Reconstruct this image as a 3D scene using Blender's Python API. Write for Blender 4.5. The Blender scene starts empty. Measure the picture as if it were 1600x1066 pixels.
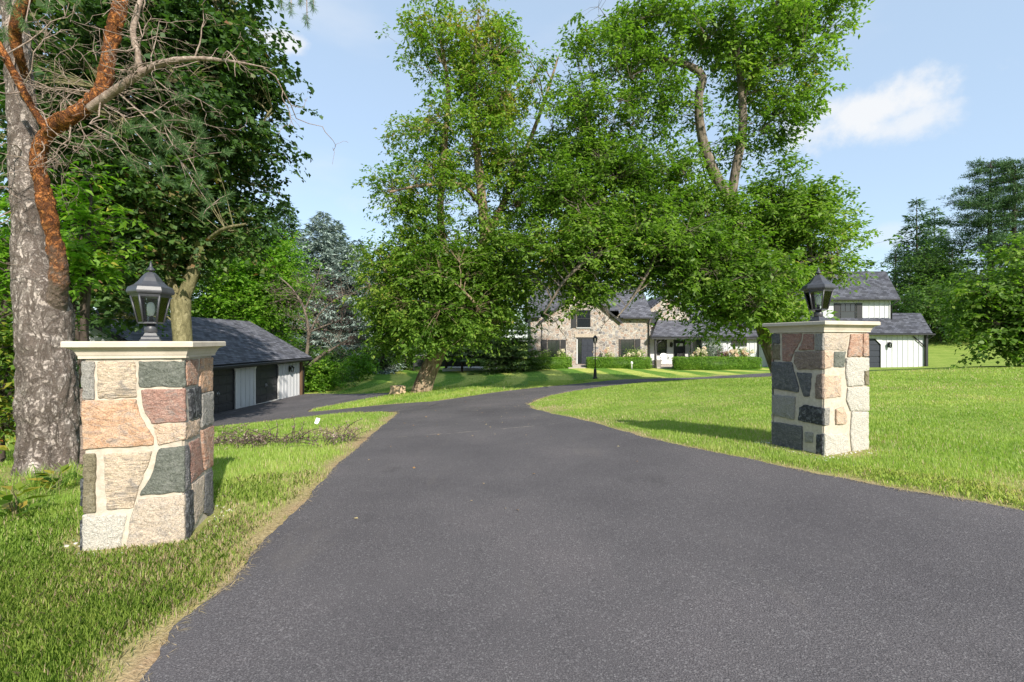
import bpy, bmesh, math, random
import numpy as np
from mathutils import Vector, noise as mnoise
from mathutils.geometry import delaunay_2d_cdt

R = math.radians
rng = np.random.default_rng(7)
random.seed(7)
sc = bpy.context.scene
col = sc.collection

# ------------------------------------------------------------------ camera, sky, sun, exposure
EYE = 1.4
cam_d = bpy.data.cameras.new('camera')
cam_d.sensor_width = 36.0
cam_d.lens = 16.0
cam_d.clip_start = 0.05
cam_d.clip_end = 2000
cam = bpy.data.objects.new('camera', cam_d)
cam.location = (0, 0, EYE)
cam.rotation_euler = (R(90), 0, 0)
col.objects.link(cam)
sc.camera = cam
sc.render.engine = 'CYCLES'
sc.cycles.use_denoising = True
sc.cycles.max_bounces = 8
sc.cycles.transparent_max_bounces = 12
sc.cycles.sample_clamp_indirect = 6.0
sc.view_settings.view_transform = 'Standard'
sc.view_settings.look = 'None'
sc.view_settings.gamma = 1.0
sc.view_settings.use_curve_mapping = False
sc.view_settings.exposure = 1.32

SUN_ELEV, SUN_AZ = 33.0, 151.0          # azimuth clockwise from +Y
SKY_STRENGTH = 0.15
SUN_STRENGTH = 3.1


def N(nt, kind, **kw):
    n = nt.nodes.new(kind)
    for k, v in kw.items():
        setattr(n, k, v)
    return n


def setup_world():
    w = bpy.data.worlds.new('World')
    sc.world = w
    w.use_nodes = True
    nt = w.node_tree
    nt.nodes.clear()
    L = nt.links.new
    out = N(nt, 'ShaderNodeOutputWorld')
    bg = N(nt, 'ShaderNodeBackground')
    bg.inputs['Strength'].default_value = SKY_STRENGTH
    sky = N(nt, 'ShaderNodeTexSky', sky_type='NISHITA', sun_disc=False)
    sky.sun_elevation = R(SUN_ELEV)
    sky.sun_rotation = R(SUN_AZ)
    sky.air_density = 1.0
    sky.dust_density = 0.4
    sky.ozone_density = 1.2
    sky.altitude = 200
    tc = N(nt, 'ShaderNodeTexCoord')
    nz = N(nt, 'ShaderNodeTexNoise')
    nz.inputs['Scale'].default_value = 11.0
    nz.inputs['Detail'].default_value = 7.0
    nz.inputs['Roughness'].default_value = 0.6
    L(tc.outputs['Generated'], nz.inputs['Vector'])

    def mth(op, a, b=None, clamp=False):
        m = N(nt, 'ShaderNodeMath', operation=op, use_clamp=clamp)
        for i, v in enumerate((a, b)):
            if v is None:
                continue
            if isinstance(v, (int, float)):
                m.inputs[i].default_value = v
            else:
                L(v, m.inputs[i])
        return m.outputs[0]

    def dot(v):
        m = N(nt, 'ShaderNodeVectorMath', operation='DOT_PRODUCT')
        L(tc.outputs['Generated'], m.inputs[0])
        m.inputs[1].default_value = v
        return m.outputs['Value']
    total = None
    clouds = [((.78, 1, .505), .11, .038, .95), ((.89, 1, .485), .07, .028, .8), ((.70, 1, .505), .06, .03, .8),
              ((-.49, 1, .655), .045, .018, .95), ((.86, 1, .235), .05, .022, .35), ((-.25, 1, .30), .10, .02, .18),
              ((-1, .3, .5), .2, .06, .8), ((1, -.6, .55), .22, .07, .8), ((-.6, -1, .5), .2, .06, .8), ((1.4, .35, .42), .14, .05, .8),
              ((.3, -1, .8), .2, .07, .8)]
    for c, sx, sy, a in clouds:
        f = Vector(c).normalized()
        r = f.cross(Vector((0, 0, 1))).normalized()
        u = r.cross(f)
        x = mth('DIVIDE', dot(r), sx)
        y = mth('DIVIDE', dot(u), sy)
        d = mth('SQRT', mth('ADD', mth('MULTIPLY', x, x), mth('MULTIPLY', y, y)))
        d = mth('ADD', d, mth('MULTIPLY', mth('SUBTRACT', nz.outputs['Fac'], .5), 3.2))
        mr = N(nt, 'ShaderNodeMapRange', interpolation_type='SMOOTHSTEP')
        L(d, mr.inputs['Value'])
        mr.inputs['From Min'].default_value = 1.3
        mr.inputs['From Max'].default_value = .3
        mr.inputs['To Max'].default_value = a
        m = mth('MULTIPLY', mr.outputs[0], mth('GREATER_THAN', dot(f), 0.0))
        total = m if total is None else mth('MAXIMUM', total, m)
    wisp = N(nt, 'ShaderNodeTexNoise')                  # faint thin wisps all over
    wisp.inputs['Scale'].default_value = 2.4
    wisp.inputs['Detail'].default_value = 8.0
    wmap = N(nt, 'ShaderNodeMapping')
    wmap.inputs['Scale'].default_value = (1, 1, 3.2)
    L(tc.outputs['Generated'], wmap.inputs['Vector'])
    L(wmap.outputs[0], wisp.inputs['Vector'])
    wr = N(nt, 'ShaderNodeMapRange', interpolation_type='SMOOTHSTEP')
    L(wisp.outputs['Fac'], wr.inputs['Value'])
    wr.inputs['From Min'].default_value = .50
    wr.inputs['From Max'].default_value = .78
    wr.inputs['To Max'].default_value = .38
    total = mth('MAXIMUM', total, wr.outputs[0])
    mix = N(nt, 'ShaderNodeMix', data_type='RGBA')
    L(total, mix.inputs['Factor'])
    veil = N(nt, 'ShaderNodeMix', data_type='RGBA')      # thin even high haze over the whole sky
    veil.inputs['Factor'].default_value = .75
    L(sky.outputs[0], veil.inputs['A'])
    veil.inputs['B'].default_value = (1.40, 1.78, 2.2, 1)
    L(veil.outputs['Result'], mix.inputs['A'])
    mix.inputs['B'].default_value = (2.5, 2.55, 2.62, 1)
    L(mix.outputs['Result'], bg.inputs['Color'])
    L(bg.outputs[0], out.inputs['Surface'])


setup_world()
sun_d = bpy.data.lights.new('sun', 'SUN')
sun_d.energy = SUN_STRENGTH
sun_d.angle = R(0.55)
sun_d.color = (1.0, 0.93, 0.82)
sun = bpy.data.objects.new('sun', sun_d)
_to = Vector((math.sin(R(SUN_AZ)) * math.cos(R(SUN_ELEV)), math.cos(R(SUN_AZ)) * math.cos(R(SUN_ELEV)), math.sin(R(SUN_ELEV))))
sun.rotation_euler = (-_to).to_track_quat('-Z', 'Y').to_euler()
sun.location = (20, -30, 30)
col.objects.link(sun)


# ------------------------------------------------------------------ numeric helpers
def vnoise(p, scale, seed=0, octaves=3):
    """value noise for an (N,2) or (N,3) array, 0..1"""
    p = np.asarray(p, float) / scale
    tot = np.zeros(len(p))
    amp, norm = 1.0, 0.0
    d = p.shape[1]
    for o in range(octaves):
        i = np.floor(p).astype(np.int64)
        f = p - i
        f = f * f * (3 - 2 * f)
        acc = np.zeros(len(p))
        for c in range(2 ** d):
            off = [(c >> k) & 1 for k in range(d)]
            h = np.full(len(p), seed * 7919 + o * 104729, np.int64)
            w = np.ones(len(p))
            for k in range(d):
                h = h * 1103515245 + (i[:, k] + off[k]) * (374761393, 668265263, 2147483647)[k]
                h = (h ^ (h >> 13)) & 0x7fffffff
                w = w * (f[:, k] if off[k] else 1 - f[:, k])
            h = (h * 1274126177) & 0x7fffffff
            h = (h ^ (h >> 15)) & 0xffff
            acc += w * h / 65535.0
        tot += acc * amp
        norm += amp
        amp *= .5
        p = p * 2.03 + 17.1
    return tot / norm


def unit(a):
    return a / np.maximum(np.linalg.norm(a, axis=-1, keepdims=True), 1e-9)


def catmull(pts, n=6):
    P = np.asarray(pts, float)
    Q = np.vstack([2 * P[0] - P[1], P, 2 * P[-1] - P[-2]])
    out = []
    for i in range(1, len(Q) - 2):
        for t in np.linspace(0, 1, n, endpoint=False):
            a, b, c, d = Q[i - 1], Q[i], Q[i + 1], Q[i + 2]
            out.append(.5 * (2 * b + (c - a) * t + (2 * a - 5 * b + 4 * c - d) * t * t + (3 * b - 3 * c + d - a) * t ** 3))
    out.append(P[-1])
    return np.array(out)


def in_poly(x, y, poly):
    r = np.zeros(np.shape(x), bool)
    n = len(poly)
    for i in range(n):
        x0, y0 = poly[i]
        x1, y1 = poly[(i + 1) % n]
        if y0 == y1:
            continue
        c = ((y0 > y) != (y1 > y)) & (x < (x1 - x0) * (y - y0) / (y1 - y0) + x0)
        r ^= c
    return r


def dist_poly(x, y, poly):
    d = np.full(np.shape(x), 1e9)
    n = len(poly)
    for i in range(n):
        a = np.array(poly[i])
        b = np.array(poly[(i + 1) % n])
        ab = b - a
        L2 = max(ab @ ab, 1e-9)
        t = np.clip(((x - a[0]) * ab[0] + (y - a[1]) * ab[1]) / L2, 0, 1)
        d = np.minimum(d, np.hypot(x - a[0] - t * ab[0], y - a[1] - t * ab[1]))
    return d


def at(px, py, depth):
    """a point of the photograph at a known distance, in metres"""
    return np.array([(px - 800) / 711 * depth, depth, EYE + (533 - py) / 711 * depth])


# ------------------------------------------------------------------ objects
def tag(o, label=None, cat=None, group=None, kind=None):
    if label:
        o['label'] = label
    if cat:
        o['category'] = cat
    if group:
        o['group'] = group
    if kind:
        o['kind'] = kind
    return o


def empty(name, loc, label=None, cat=None, group=None, kind=None, rz=0):
    o = bpy.data.objects.new(name, None)
    o.empty_display_size = .2
    o.location = loc
    o.rotation_euler = (0, 0, rz)
    col.objects.link(o)
    return tag(o, label, cat, group, kind)


def link(name, me, mat, parent=None, loc=(0, 0, 0), rz=0):
    o = bpy.data.objects.new(name, me)
    if mat is not None and not me.materials:
        me.materials.append(mat)
    o.location = loc
    if rz:
        o.rotation_euler = (0, 0, rz)
    o.parent = parent
    col.objects.link(o)
    return o


def np_mesh(name, V, F, attrs=None, smooth=False):
    V = np.asarray(V, np.float32)
    F = np.asarray(F, np.int32)
    me = bpy.data.meshes.new(name)
    m, k = F.shape
    me.vertices.add(len(V))
    me.vertices.foreach_set('co', V.ravel())
    me.loops.add(m * k)
    me.loops.foreach_set('vertex_index', F.ravel())
    me.polygons.add(m)
    me.polygons.foreach_set('loop_start', np.arange(0, m * k, k, dtype=np.int32))
    me.polygons.foreach_set('loop_total', np.full(m, k, np.int32))
    if smooth:
        me.polygons.foreach_set('use_smooth', np.ones(m, bool))
    me.update(calc_edges=True)
    for an, av in (attrs or {}).items():
        a = me.attributes.new(an, 'FLOAT', 'POINT')
        a.data.foreach_set('value', np.asarray(av, np.float32))
    return me


class MB:
    """collects shapes and links them as ONE mesh object"""

    def __init__(self, org=(0, 0, 0)):
        self.v, self.f, self.sm = [], [], []
        self.o = np.array(org, float)

    def add(self, V, F, smooth=False):
        k = len(self.v)
        self.v.extend([tuple(np.asarray(p, float) - self.o) for p in V])
        self.f.extend([tuple(i + k for i in f) for f in F])
        self.sm.extend([smooth] * len(F))
        return self

    def box(self, x0, x1, y0, y1, z0, z1, bev=0.0):
        if bev > 0:
            bm = bmesh.new()
            bmesh.ops.create_cube(bm, size=1)
            for v in bm.verts:
                v.co = (x0 + (v.co.x + .5) * (x1 - x0), y0 + (v.co.y + .5) * (y1 - y0), z0 + (v.co.z + .5) * (z1 - z0))
            bmesh.ops.bevel(bm, geom=bm.edges[:], offset=bev, segments=1, affect='EDGES')
            bm.verts.ensure_lookup_table()
            V = [v.co[:] for v in bm.verts]
            F = [[v.index for v in f.verts] for f in bm.faces]
            bm.free()
            return self.add(V, F)
        V = [(x, y, z) for z in (z0, z1) for y in (y0, y1) for x in (x0, x1)]
        return self.add(V, [(0, 2, 3, 1), (4, 5, 7, 6), (0, 1, 5, 4), (2, 6, 7, 3), (0, 4, 6, 2), (1, 3, 7, 5)])

    def prism(self, poly, off):
        """poly: list of 3D points (planar, any winding); off: 3D extrusion"""
        n = len(poly)
        P = [np.array(p, float) for p in poly]
        Q = [p + np.array(off, float) for p in P]
        return self.add(P + Q, [tuple(range(n - 1, -1, -1)), tuple(range(n, 2 * n))] + [(i, (i + 1) % n, n + (i + 1) % n, n + i) for i in range(n)])

    def tube(self, pts, rad, sides=8, cap=True, smooth=True):
        V, F = tube_np(pts, rad, sides)
        n = len(pts)
        F = [tuple(f) for f in F]
        if cap:
            F = F + [tuple(range(sides - 1, -1, -1)), tuple((n - 1) * sides + i for i in range(sides))]
        return self.add(V, F, smooth)

    def lathe(self, prof, c, sides=16, smooth=True, phase=0.0):
        V, F = [], []
        for r, z in prof:
            for i in range(sides):
                a = phase + 2 * math.pi * i / sides
                V.append((c[0] + r * math.cos(a), c[1] + r * math.sin(a), c[2] + z))
        for j in range(len(prof) - 1):
            for i in range(sides):
                F.append((j * sides + i, j * sides + (i + 1) % sides, (j + 1) * sides + (i + 1) % sides, (j + 1) * sides + i))
        F.append(tuple(range(sides - 1, -1, -1)))
        F.append(tuple((len(prof) - 1) * sides + i for i in range(sides)))
        return self.add(V, F, smooth)

    def build(self, name, mat, parent=None, loc=(0, 0, 0)):
        me = bpy.data.meshes.new(name)
        me.from_pydata(self.v, [], self.f)
        me.polygons.foreach_set('use_smooth', self.sm)
        me.update()
        bm = bmesh.new()
        bm.from_mesh(me)
        bmesh.ops.recalc_face_normals(bm, faces=bm.faces[:])
        bm.to_mesh(me)
        bm.free()
        return link(name, me, mat, parent, loc)


def tube_np(pts, rad, sides=8):
    P = np.asarray(pts, float)
    rad = np.asarray(rad, float)
    T = unit(np.gradient(P, axis=0))
    ref = np.array([1., 0, 0]) if abs(T[0][0]) < .8 else np.array([0, 1., 0])
    V = []
    ang = np.linspace(0, 2 * np.pi, sides, endpoint=False)
    ca, sa = np.cos(ang), np.sin(ang)
    u = ref
    for p, t, r in zip(P, T, rad):
        u = u - t * (u @ t)
        u = u / max(np.linalg.norm(u), 1e-9)
        w = np.cross(t, u)
        V.append(p + r * (ca[:, None] * u + sa[:, None] * w))
    V = np.vstack(V)
    n = len(P)
    j = np.arange(n - 1)[:, None] * sides
    i = np.arange(sides)[None, :]
    i2 = (i + 1) % sides
    F = np.stack([j + i, j + i2, j + sides + i2, j + sides + i], -1).reshape(-1, 4)
    return V, F


# ------------------------------------------------------------------ materials
MATS = {}


def ramp(nt, fac, stops, interp='LINEAR'):
    r = N(nt, 'ShaderNodeValToRGB')
    cr = r.color_ramp
    cr.interpolation = interp
    while len(cr.elements) < len(stops):
        cr.elements.new(.5)
    for e, (p, c) in zip(cr.elements, stops):
        e.position = p
        e.color = (*c, 1)
    nt.links.new(fac, r.inputs[0])
    return r.outputs[0]


def base_mat(name, rough=.8, color=(.5, .5, .5), metallic=0, spec=.5):
    m = bpy.data.materials.new(name)
    m.use_nodes = True
    nt = m.node_tree
    b = nt.nodes['Principled BSDF']
    b.inputs['Base Color'].default_value = (*color, 1)
    b.inputs['Roughness'].default_value = rough
    b.inputs['Metallic'].default_value = metallic
    b.inputs['Specular IOR Level'].default_value = spec
    MATS[name] = m
    return m, nt, b


def coords(nt, kind='Object', scale=(1, 1, 1), rot=(0, 0, 0)):
    tc = N(nt, 'ShaderNodeTexCoord')
    mp = N(nt, 'ShaderNodeMapping')
    mp.inputs['Scale'].default_value = scale
    mp.inputs['Rotation'].default_value = rot
    nt.links.new(tc.outputs[kind], mp.inputs['Vector'])
    return mp.outputs[0]


def noise_node(nt, vec, scale, detail=6, rough=.6, dist=0):
    n = N(nt, 'ShaderNodeTexNoise')
    n.inputs['Scale'].default_value = scale
    n.inputs['Detail'].default_value = detail
    n.inputs['Roughness'].default_value = rough
    n.inputs['Distortion'].default_value = dist
    nt.links.new(vec, n.inputs['Vector'])
    return n.outputs['Fac']


def bump(nt, b, h, strength, dist, prev=None):
    n = N(nt, 'ShaderNodeBump')
    n.inputs['Strength'].default_value = strength
    n.inputs['Distance'].default_value = dist
    nt.links.new(h, n.inputs['Height'])
    if prev is not None:
        nt.links.new(prev, n.inputs['Normal'])
    nt.links.new(n.outputs[0], b.inputs['Normal'])
    return n.outputs[0]


def noise_mat(name, stops, scale, stretch=(1, 1, 1), rot=(0, 0, 0), rough=.85, bs=.5, bd=.01, bscale=None, detail=8, dist=0, spec=.3, kind='Object', metallic=0):
    m, nt, b = base_mat(name, rough, spec=spec, metallic=metallic)
    v = coords(nt, kind, stretch, rot)
    f = noise_node(nt, v, scale, detail, .62, dist)
    nt.links.new(ramp(nt, f, stops), b.inputs['Base Color'])
    if bs:
        h = noise_node(nt, v, bscale or scale, detail, .65, dist)
        bump(nt, b, h, bs, bd)
    return m


def leaf_mat(name, stops, trans=.35, rough=.55, tint=(1.0, 1.25, .5)):
    m, nt, b = base_mat(name, rough, spec=.35)
    a = N(nt, 'ShaderNodeAttribute', attribute_name='rnd')
    c = ramp(nt, a.outputs['Fac'], stops)
    nt.links.new(c, b.inputs['Base Color'])
    t = N(nt, 'ShaderNodeBsdfTranslucent')
    mul = N(nt, 'ShaderNodeMix', data_type='RGBA', blend_type='MULTIPLY')
    mul.inputs['Factor'].default_value = 1
    nt.links.new(c, mul.inputs['A'])
    mul.inputs['B'].default_value = (*[x * 1.3 for x in tint], 1)
    nt.links.new(mul.outputs['Result'], t.inputs['Color'])
    mx = N(nt, 'ShaderNodeMixShader')
    mx.inputs[0].default_value = trans
    nt.links.new(b.outputs[0], mx.inputs[1])
    nt.links.new(t.outputs[0], mx.inputs[2])
    nt.links.new(mx.outputs[0], nt.nodes['Material Output'].inputs['Surface'])
    return m


def math_node(nt, op, a, b=None, clamp=False):
    m = N(nt, 'ShaderNodeMath', operation=op, use_clamp=clamp)
    for i, v in enumerate((a, b)):
        if v is None:
            continue
        if isinstance(v, (int, float)):
            m.inputs[i].default_value = v
        else:
            nt.links.new(v, m.inputs[i])
    return m.outputs[0]


def mix_col(nt, f, a, b, blend='MIX'):
    m = N(nt, 'ShaderNodeMix', data_type='RGBA', blend_type=blend)
    for s, v in (('Factor', f), ('A', a), ('B', b)):
        if isinstance(v, (int, float)):
            m.inputs[s].default_value = v
        elif isinstance(v, tuple):
            m.inputs[s].default_value = (*v, 1)
        else:
            nt.links.new(v, m.inputs[s])
    return m.outputs['Result']


def map_range(nt, v, a, b, c=0., d=1., smooth=True):
    m = N(nt, 'ShaderNodeMapRange', interpolation_type='SMOOTHSTEP' if smooth else 'LINEAR')
    nt.links.new(v, m.inputs['Value'])
    for s, x in zip(('From Min', 'From Max', 'To Min', 'To Max'), (a, b, c, d)):
        m.inputs[s].default_value = x
    return m.outputs[0]


def make_materials():
    # lawn sheet: turf colour, dry earth along the asphalt, mowing stripes
    m, nt, b = base_mat('lawn', .95, spec=.1)
    v = coords(nt, 'Object')
    n1 = noise_node(nt, v, 1.3, 6)
    n2 = noise_node(nt, coords(nt, 'Object', (1, 1, 1)), 45, 4, .7)
    green = ramp(nt, n1, [(.3, (.17, .245, .045)), (.5, (.235, .31, .062)), (.7, (.30, .35, .09))])
    fine = ramp(nt, n2, [(.25, (.55, .6, .5)), (.75, (1.3, 1.3, 1.25))])
    green = mix_col(nt, 1., green, fine, 'MULTIPLY')
    geo = N(nt, 'ShaderNodeNewGeometry')
    sx = N(nt, 'ShaderNodeSeparateXYZ')
    nt.links.new(geo.outputs['Position'], sx.inputs[0])
    yy = math_node(nt, 'SUBTRACT', sx.outputs['Y'], 31.)
    bend = math_node(nt, 'MULTIPLY', math_node(nt, 'MULTIPLY', yy, yy), .018)
    xs = math_node(nt, 'ADD', math_node(nt, 'ADD', sx.outputs['X'], bend), math_node(nt, 'MULTIPLY', noise_node(nt, v, .35, 2), .9))
    s = math_node(nt, 'SINE', math_node(nt, 'MULTIPLY', xs, 2 * math.pi / 2.9))
    s = map_range(nt, s, -.35, .35)
    am = N(nt, 'ShaderNodeAttribute', attribute_name='mow')
    light = mix_col(nt, 1., green, (1.75, 1.45, 1.7), 'MULTIPLY')
    dark = mix_col(nt, 1., green, (.50, .74, .55), 'MULTIPLY')
    mown = mix_col(nt, s, dark, light)
    green = mix_col(nt, math_node(nt, 'MULTIPLY', am.outputs['Fac'], 1.), green, mown)
    ad = N(nt, 'ShaderNodeAttribute', attribute_name='dry')
    straw = ramp(nt, n2, [(.25, (.19, .13, .075)), (.55, (.40, .28, .17)), (.8, (.55, .44, .30))])
    c = mix_col(nt, ad.outputs['Fac'], green, straw)
    nt.links.new(c, b.inputs['Base Color'])
    bump(nt, b, n2, .6, .03)

    # asphalt
    m, nt, b = base_mat('asphalt', .92, spec=.18)
    v = coords(nt, 'Object')
    vo = N(nt, 'ShaderNodeTexVoronoi')
    vo.inputs['Scale'].default_value = 125
    nt.links.new(v, vo.inputs['Vector'])
    fine = noise_node(nt, v, 170, 3, .75)
    big = noise_node(nt, v, .5, 5, .6)
    c = ramp(nt, fine, [(.28, (.036, .033, .035)), (.52, (.094, .087, .091)), (.72, (.21, .195, .198))])
    sepc = N(nt, 'ShaderNodeSeparateColor')
    nt.links.new(vo.outputs['Color'], sepc.inputs[0])
    chip = map_range(nt, sepc.outputs[0], .88, .98)
    c = mix_col(nt, math_node(nt, 'MULTIPLY', chip, .36), c, (.26, .25, .25))
    c = mix_col(nt, 1., c, ramp(nt, big, [(.25, (.72, .72, .74)), (.5, (1., 1., 1.)), (.75, (1.32, 1.28, 1.26))]), 'MULTIPLY')
    geo = N(nt, 'ShaderNodeNewGeometry')
    sx = N(nt, 'ShaderNodeSeparateXYZ')
    nt.links.new(geo.outputs['Position'], sx.inputs[0])
    wob = noise_node(nt, v, 1.1, 5, .7)
    yl = math_node(nt, 'SUBTRACT', sx.outputs['Y'], math_node(nt, 'ADD', math_node(nt, 'MULTIPLY', sx.outputs['X'], .33), math_node(nt, 'ADD', math_node(nt, 'MULTIPLY', wob, .25), 7.75)))
    line = map_range(nt, math_node(nt, 'ABSOLUTE', yl), .028, .0)
    brk = map_range(nt, noise_node(nt, v, 2.6, 4, .7), .47, .6)
    xr = math_node(nt, 'MULTIPLY', math_node(nt, 'GREATER_THAN', sx.outputs['X'], -2.3), math_node(nt, 'LESS_THAN', sx.outputs['X'], .9))
    line = math_node(nt, 'MULTIPLY', math_node(nt, 'MULTIPLY', line, brk), math_node(nt, 'MULTIPLY', xr, .8))
    c = mix_col(nt, line, c, (.36, .31, .25))
    st = map_range(nt, noise_node(nt, coords(nt, 'Object', (1, .35, 1)), 1.6, 6, .65), .56, .72)
    c = mix_col(nt, math_node(nt, 'MULTIPLY', st, .35), c, (.15, .135, .125))
    dk = map_range(nt, noise_node(nt, coords(nt, 'Object', (1.3, .8, 1)), .9, 5, .6), .60, .74)
    c = mix_col(nt, math_node(nt, 'MULTIPLY', dk, .4), c, (.028, .027, .028))
    nt.links.new(c, b.inputs['Base Color'])
    d = math_node(nt, 'MULTIPLY', vo.outputs['Distance'], 1.0)
    p = bump(nt, b, d, .3, .007)
    bump(nt, b, fine, .5, .006, p)

    # masonry
    noise_mat('mortar', [(.3, (.38, .33, .265)), (.7, (.54, .48, .395))], 22, bs=.6, bd=.008, bscale=60)
    S = {
        'granite_pink': ([(.3, (.30, .16, .11)), (.45, (.46, .27, .19)), (.6, (.55, .38, .29)), (.75, (.36, .30, .26))], 16, (1, 1, 1.6)),
        'granite_orange': ([(.28, (.26, .22, .18)), (.42, (.56, .33, .20)), (.58, (.62, .42, .29)), (.75, (.40, .33, .27))], 12, (1, 1, 1.4)),
        'granite_red': ([(.3, (.24, .14, .11)), (.5, (.42, .24, .19)), (.7, (.50, .34, .28))], 22, (1, 1, 2)),
        'gneiss_tan': ([(.3, (.22, .18, .14)), (.42, (.55, .44, .32)), (.56, (.62, .50, .38)), (.62, (.30, .25, .20)), (.75, (.58, .45, .32))], 5, (1.2, 1.2, 5)),
        'stone_beige': ([(.3, (.44, .36, .28)), (.5, (.58, .48, .38)), (.7, (.50, .44, .38))], 20, (1, 1, 1)),
        'stone_pale': ([(.3, (.46, .43, .38)), (.5, (.60, .56, .49)), (.7, (.50, .48, .44))], 24, (1, 1, 1)),
        'stone_peach': ([(.3, (.48, .34, .24)), (.5, (.62, .46, .33)), (.7, (.55, .44, .36))], 15, (1, 1, 1)),
        'stone_grey': ([(.3, (.24, .23, .21)), (.5, (.36, .34, .31)), (.7, (.30, .29, .28))], 26, (1, 1, 1)),
        'stone_green': ([(.3, (.10, .11, .09)), (.5, (.155, .165, .14)), (.7, (.21, .215, .19))], 20, (1, 1, 1)),
        'stone_olive': ([(.3, (.14, .12, .075)), (.5, (.22, .19, .12)), (.7, (.28, .25, .18))], 20, (1, 1, 1)),
        'stone_slate': ([(.3, (.085, .088, .095)), (.5, (.15, .15, .155)), (.7, (.23, .225, .22))], 18, (1, 1, 2)),
        'stone_black': ([(.3, (.03, .032, .036)), (.5, (.06, .062, .068)), (.72, (.30, .31, .32))], 24, (1, 1, 1)),
        'stone_brown': ([(.3, (.19, .14, .115)), (.5, (.29, .22, .18)), (.7, (.36, .29, .25))], 20, (1, 1, 2)),
    }
    for k, (st, s_, str_) in S.items():
        st = [(p_, tuple(c_ * .82 for c_ in cc_)) for p_, cc_ in st]
        m = noise_mat(k, st, s_, str_, rot=(.35, .5, .2), bs=.9, bd=.022, bscale=s_ * 1.6, rough=.8, dist=1.2)
        nt = m.node_tree
        b = nt.nodes['Principled BSDF']
        g = noise_node(nt, coords(nt), 130, 3, .7)
        src = b.inputs['Base Color'].links[0].from_socket
        if k.startswith(('granite', 'gneiss', 'stone_peach', 'stone_beige')):
            bl = map_range(nt, noise_node(nt, coords(nt, 'Object', (1, 1, 1.8), (.2, .6, .9)), 9, 7, .7, 1.5), .46, .64, 0., .62)
            src = mix_col(nt, bl, src, (.235, .215, .20))
        nt.links.new(mix_col(nt, 1., src, ramp(nt, g, [(.3, (.55, .55, .56)), (.5, (1, 1, 1)), (.7, (1.38, 1.36, 1.32))]), 'MULTIPLY'), b.inputs['Base Color'])
    noise_mat('limestone_cap', [(.3, (.44, .38, .31)), (.55, (.53, .465, .385)), (.75, (.47, .415, .345))], 7, bs=.3, bd=.004, bscale=120, rough=.7)
    noise_mat('lamp_metal', [(.3, (.035, .036, .042)), (.7, (.055, .057, .066))], 30, bs=.2, bd=.002, bscale=300, rough=.42, spec=.5)
    base_mat('bulb_white', .4, (.85, .85, .82))

    # thin glass: see-through with a reflection
    m, nt, b = base_mat('glass_clear', .03)
    tr = N(nt, 'ShaderNodeBsdfTransparent')
    tr.inputs[0].default_value = (.90, .93, .92, 1)
    gl = N(nt, 'ShaderNodeBsdfGlossy')
    gl.inputs['Roughness'].default_value = .03
    fr = N(nt, 'ShaderNodeFresnel')
    fr.inputs[0].default_value = 1.6
    mx = N(nt, 'ShaderNodeMixShader')
    nt.links.new(fr.outputs[0], mx.inputs[0])
    nt.links.new(tr.outputs[0], mx.inputs[1])
    nt.links.new(gl.outputs[0], mx.inputs[2])
    nt.links.new(mx.outputs[0], nt.nodes['Material Output'].inputs['Surface'])
    base_mat('window_glass', .06, (.018, .022, .026), spec=.8)

    # buildings
    m, nt, b = base_mat('fieldstone', .85, spec=.2)
    v = coords(nt, 'Object', (1, 1, 1.25))
    wv = N(nt, 'ShaderNodeVectorMath', operation='ADD')
    nz = N(nt, 'ShaderNodeTexNoise')
    nz.inputs['Scale'].default_value = 3
    nt.links.new(v, nz.inputs['Vector'])
    sc_ = N(nt, 'ShaderNodeVectorMath', operation='SCALE')
    sc_.inputs['Scale'].default_value = .18
    nt.links.new(nz.outputs['Color'], sc_.inputs[0])
    nt.links.new(v, wv.inputs[0])
    nt.links.new(sc_.outputs[0], wv.inputs[1])
    ve = N(nt, 'ShaderNodeTexVoronoi', feature='DISTANCE_TO_EDGE')
    vc = N(nt, 'ShaderNodeTexVoronoi')
    for q in (ve, vc):
        q.inputs['Scale'].default_value = 3.6
        nt.links.new(wv.outputs[0], q.inputs['Vector'])
    sepc = N(nt, 'ShaderNodeSeparateColor')
    nt.links.new(vc.outputs['Color'], sepc.inputs[0])
    cc = ramp(nt, sepc.outputs[0], [(.0, (.16, .15, .15)), (.2, (.34, .29, .25)), (.45, (.46, .37, .30)), (.7, (.40, .28, .22)), (.85, (.52, .46, .40)), (1., (.22, .22, .24))])
    cc = mix_col(nt, 1., cc, ramp(nt, noise_node(nt, v, 14, 5), [(.3, (.75, .75, .75)), (.7, (1.2, 1.2, 1.2))]), 'MULTIPLY')
    edge = map_range(nt, ve.outputs['Distance'], .055, .09)
    nt.links.new(mix_col(nt, edge, (.46, .42, .375), mix_col(nt, 1., cc, (.82, .82, .84), 'MULTIPLY')), b.inputs['Base Color'])
    bump(nt, b, edge, .8, .03)
    for nm, tone in (('shingles', (.085, .088, .105)), ('shingles_dark', (.062, .066, .082))):
        m, nt, b = base_mat(nm, .88, spec=.2)
        v = coords(nt, 'UV')
        br = N(nt, 'ShaderNodeTexBrick')
        br.offset = .5
        br.inputs['Scale'].default_value = 1
        br.inputs['Brick Width'].default_value = .30
        br.inputs['Row Height'].default_value = .15
        br.inputs['Mortar Size'].default_value = .010
        br.inputs['Mortar Smooth'].default_value = .3
        br.inputs['Bias'].default_value = 0
        br.inputs['Color1'].default_value = (*[x * .62 for x in tone], 1)
        br.inputs['Color2'].default_value = (*[x * 1.55 for x in tone], 1)
        br.inputs['Mortar'].default_value = (*[x * .35 for x in tone], 1)
        nt.links.new(v, br.inputs['Vector'])
        g = noise_node(nt, v, 60, 3, .7)
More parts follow.
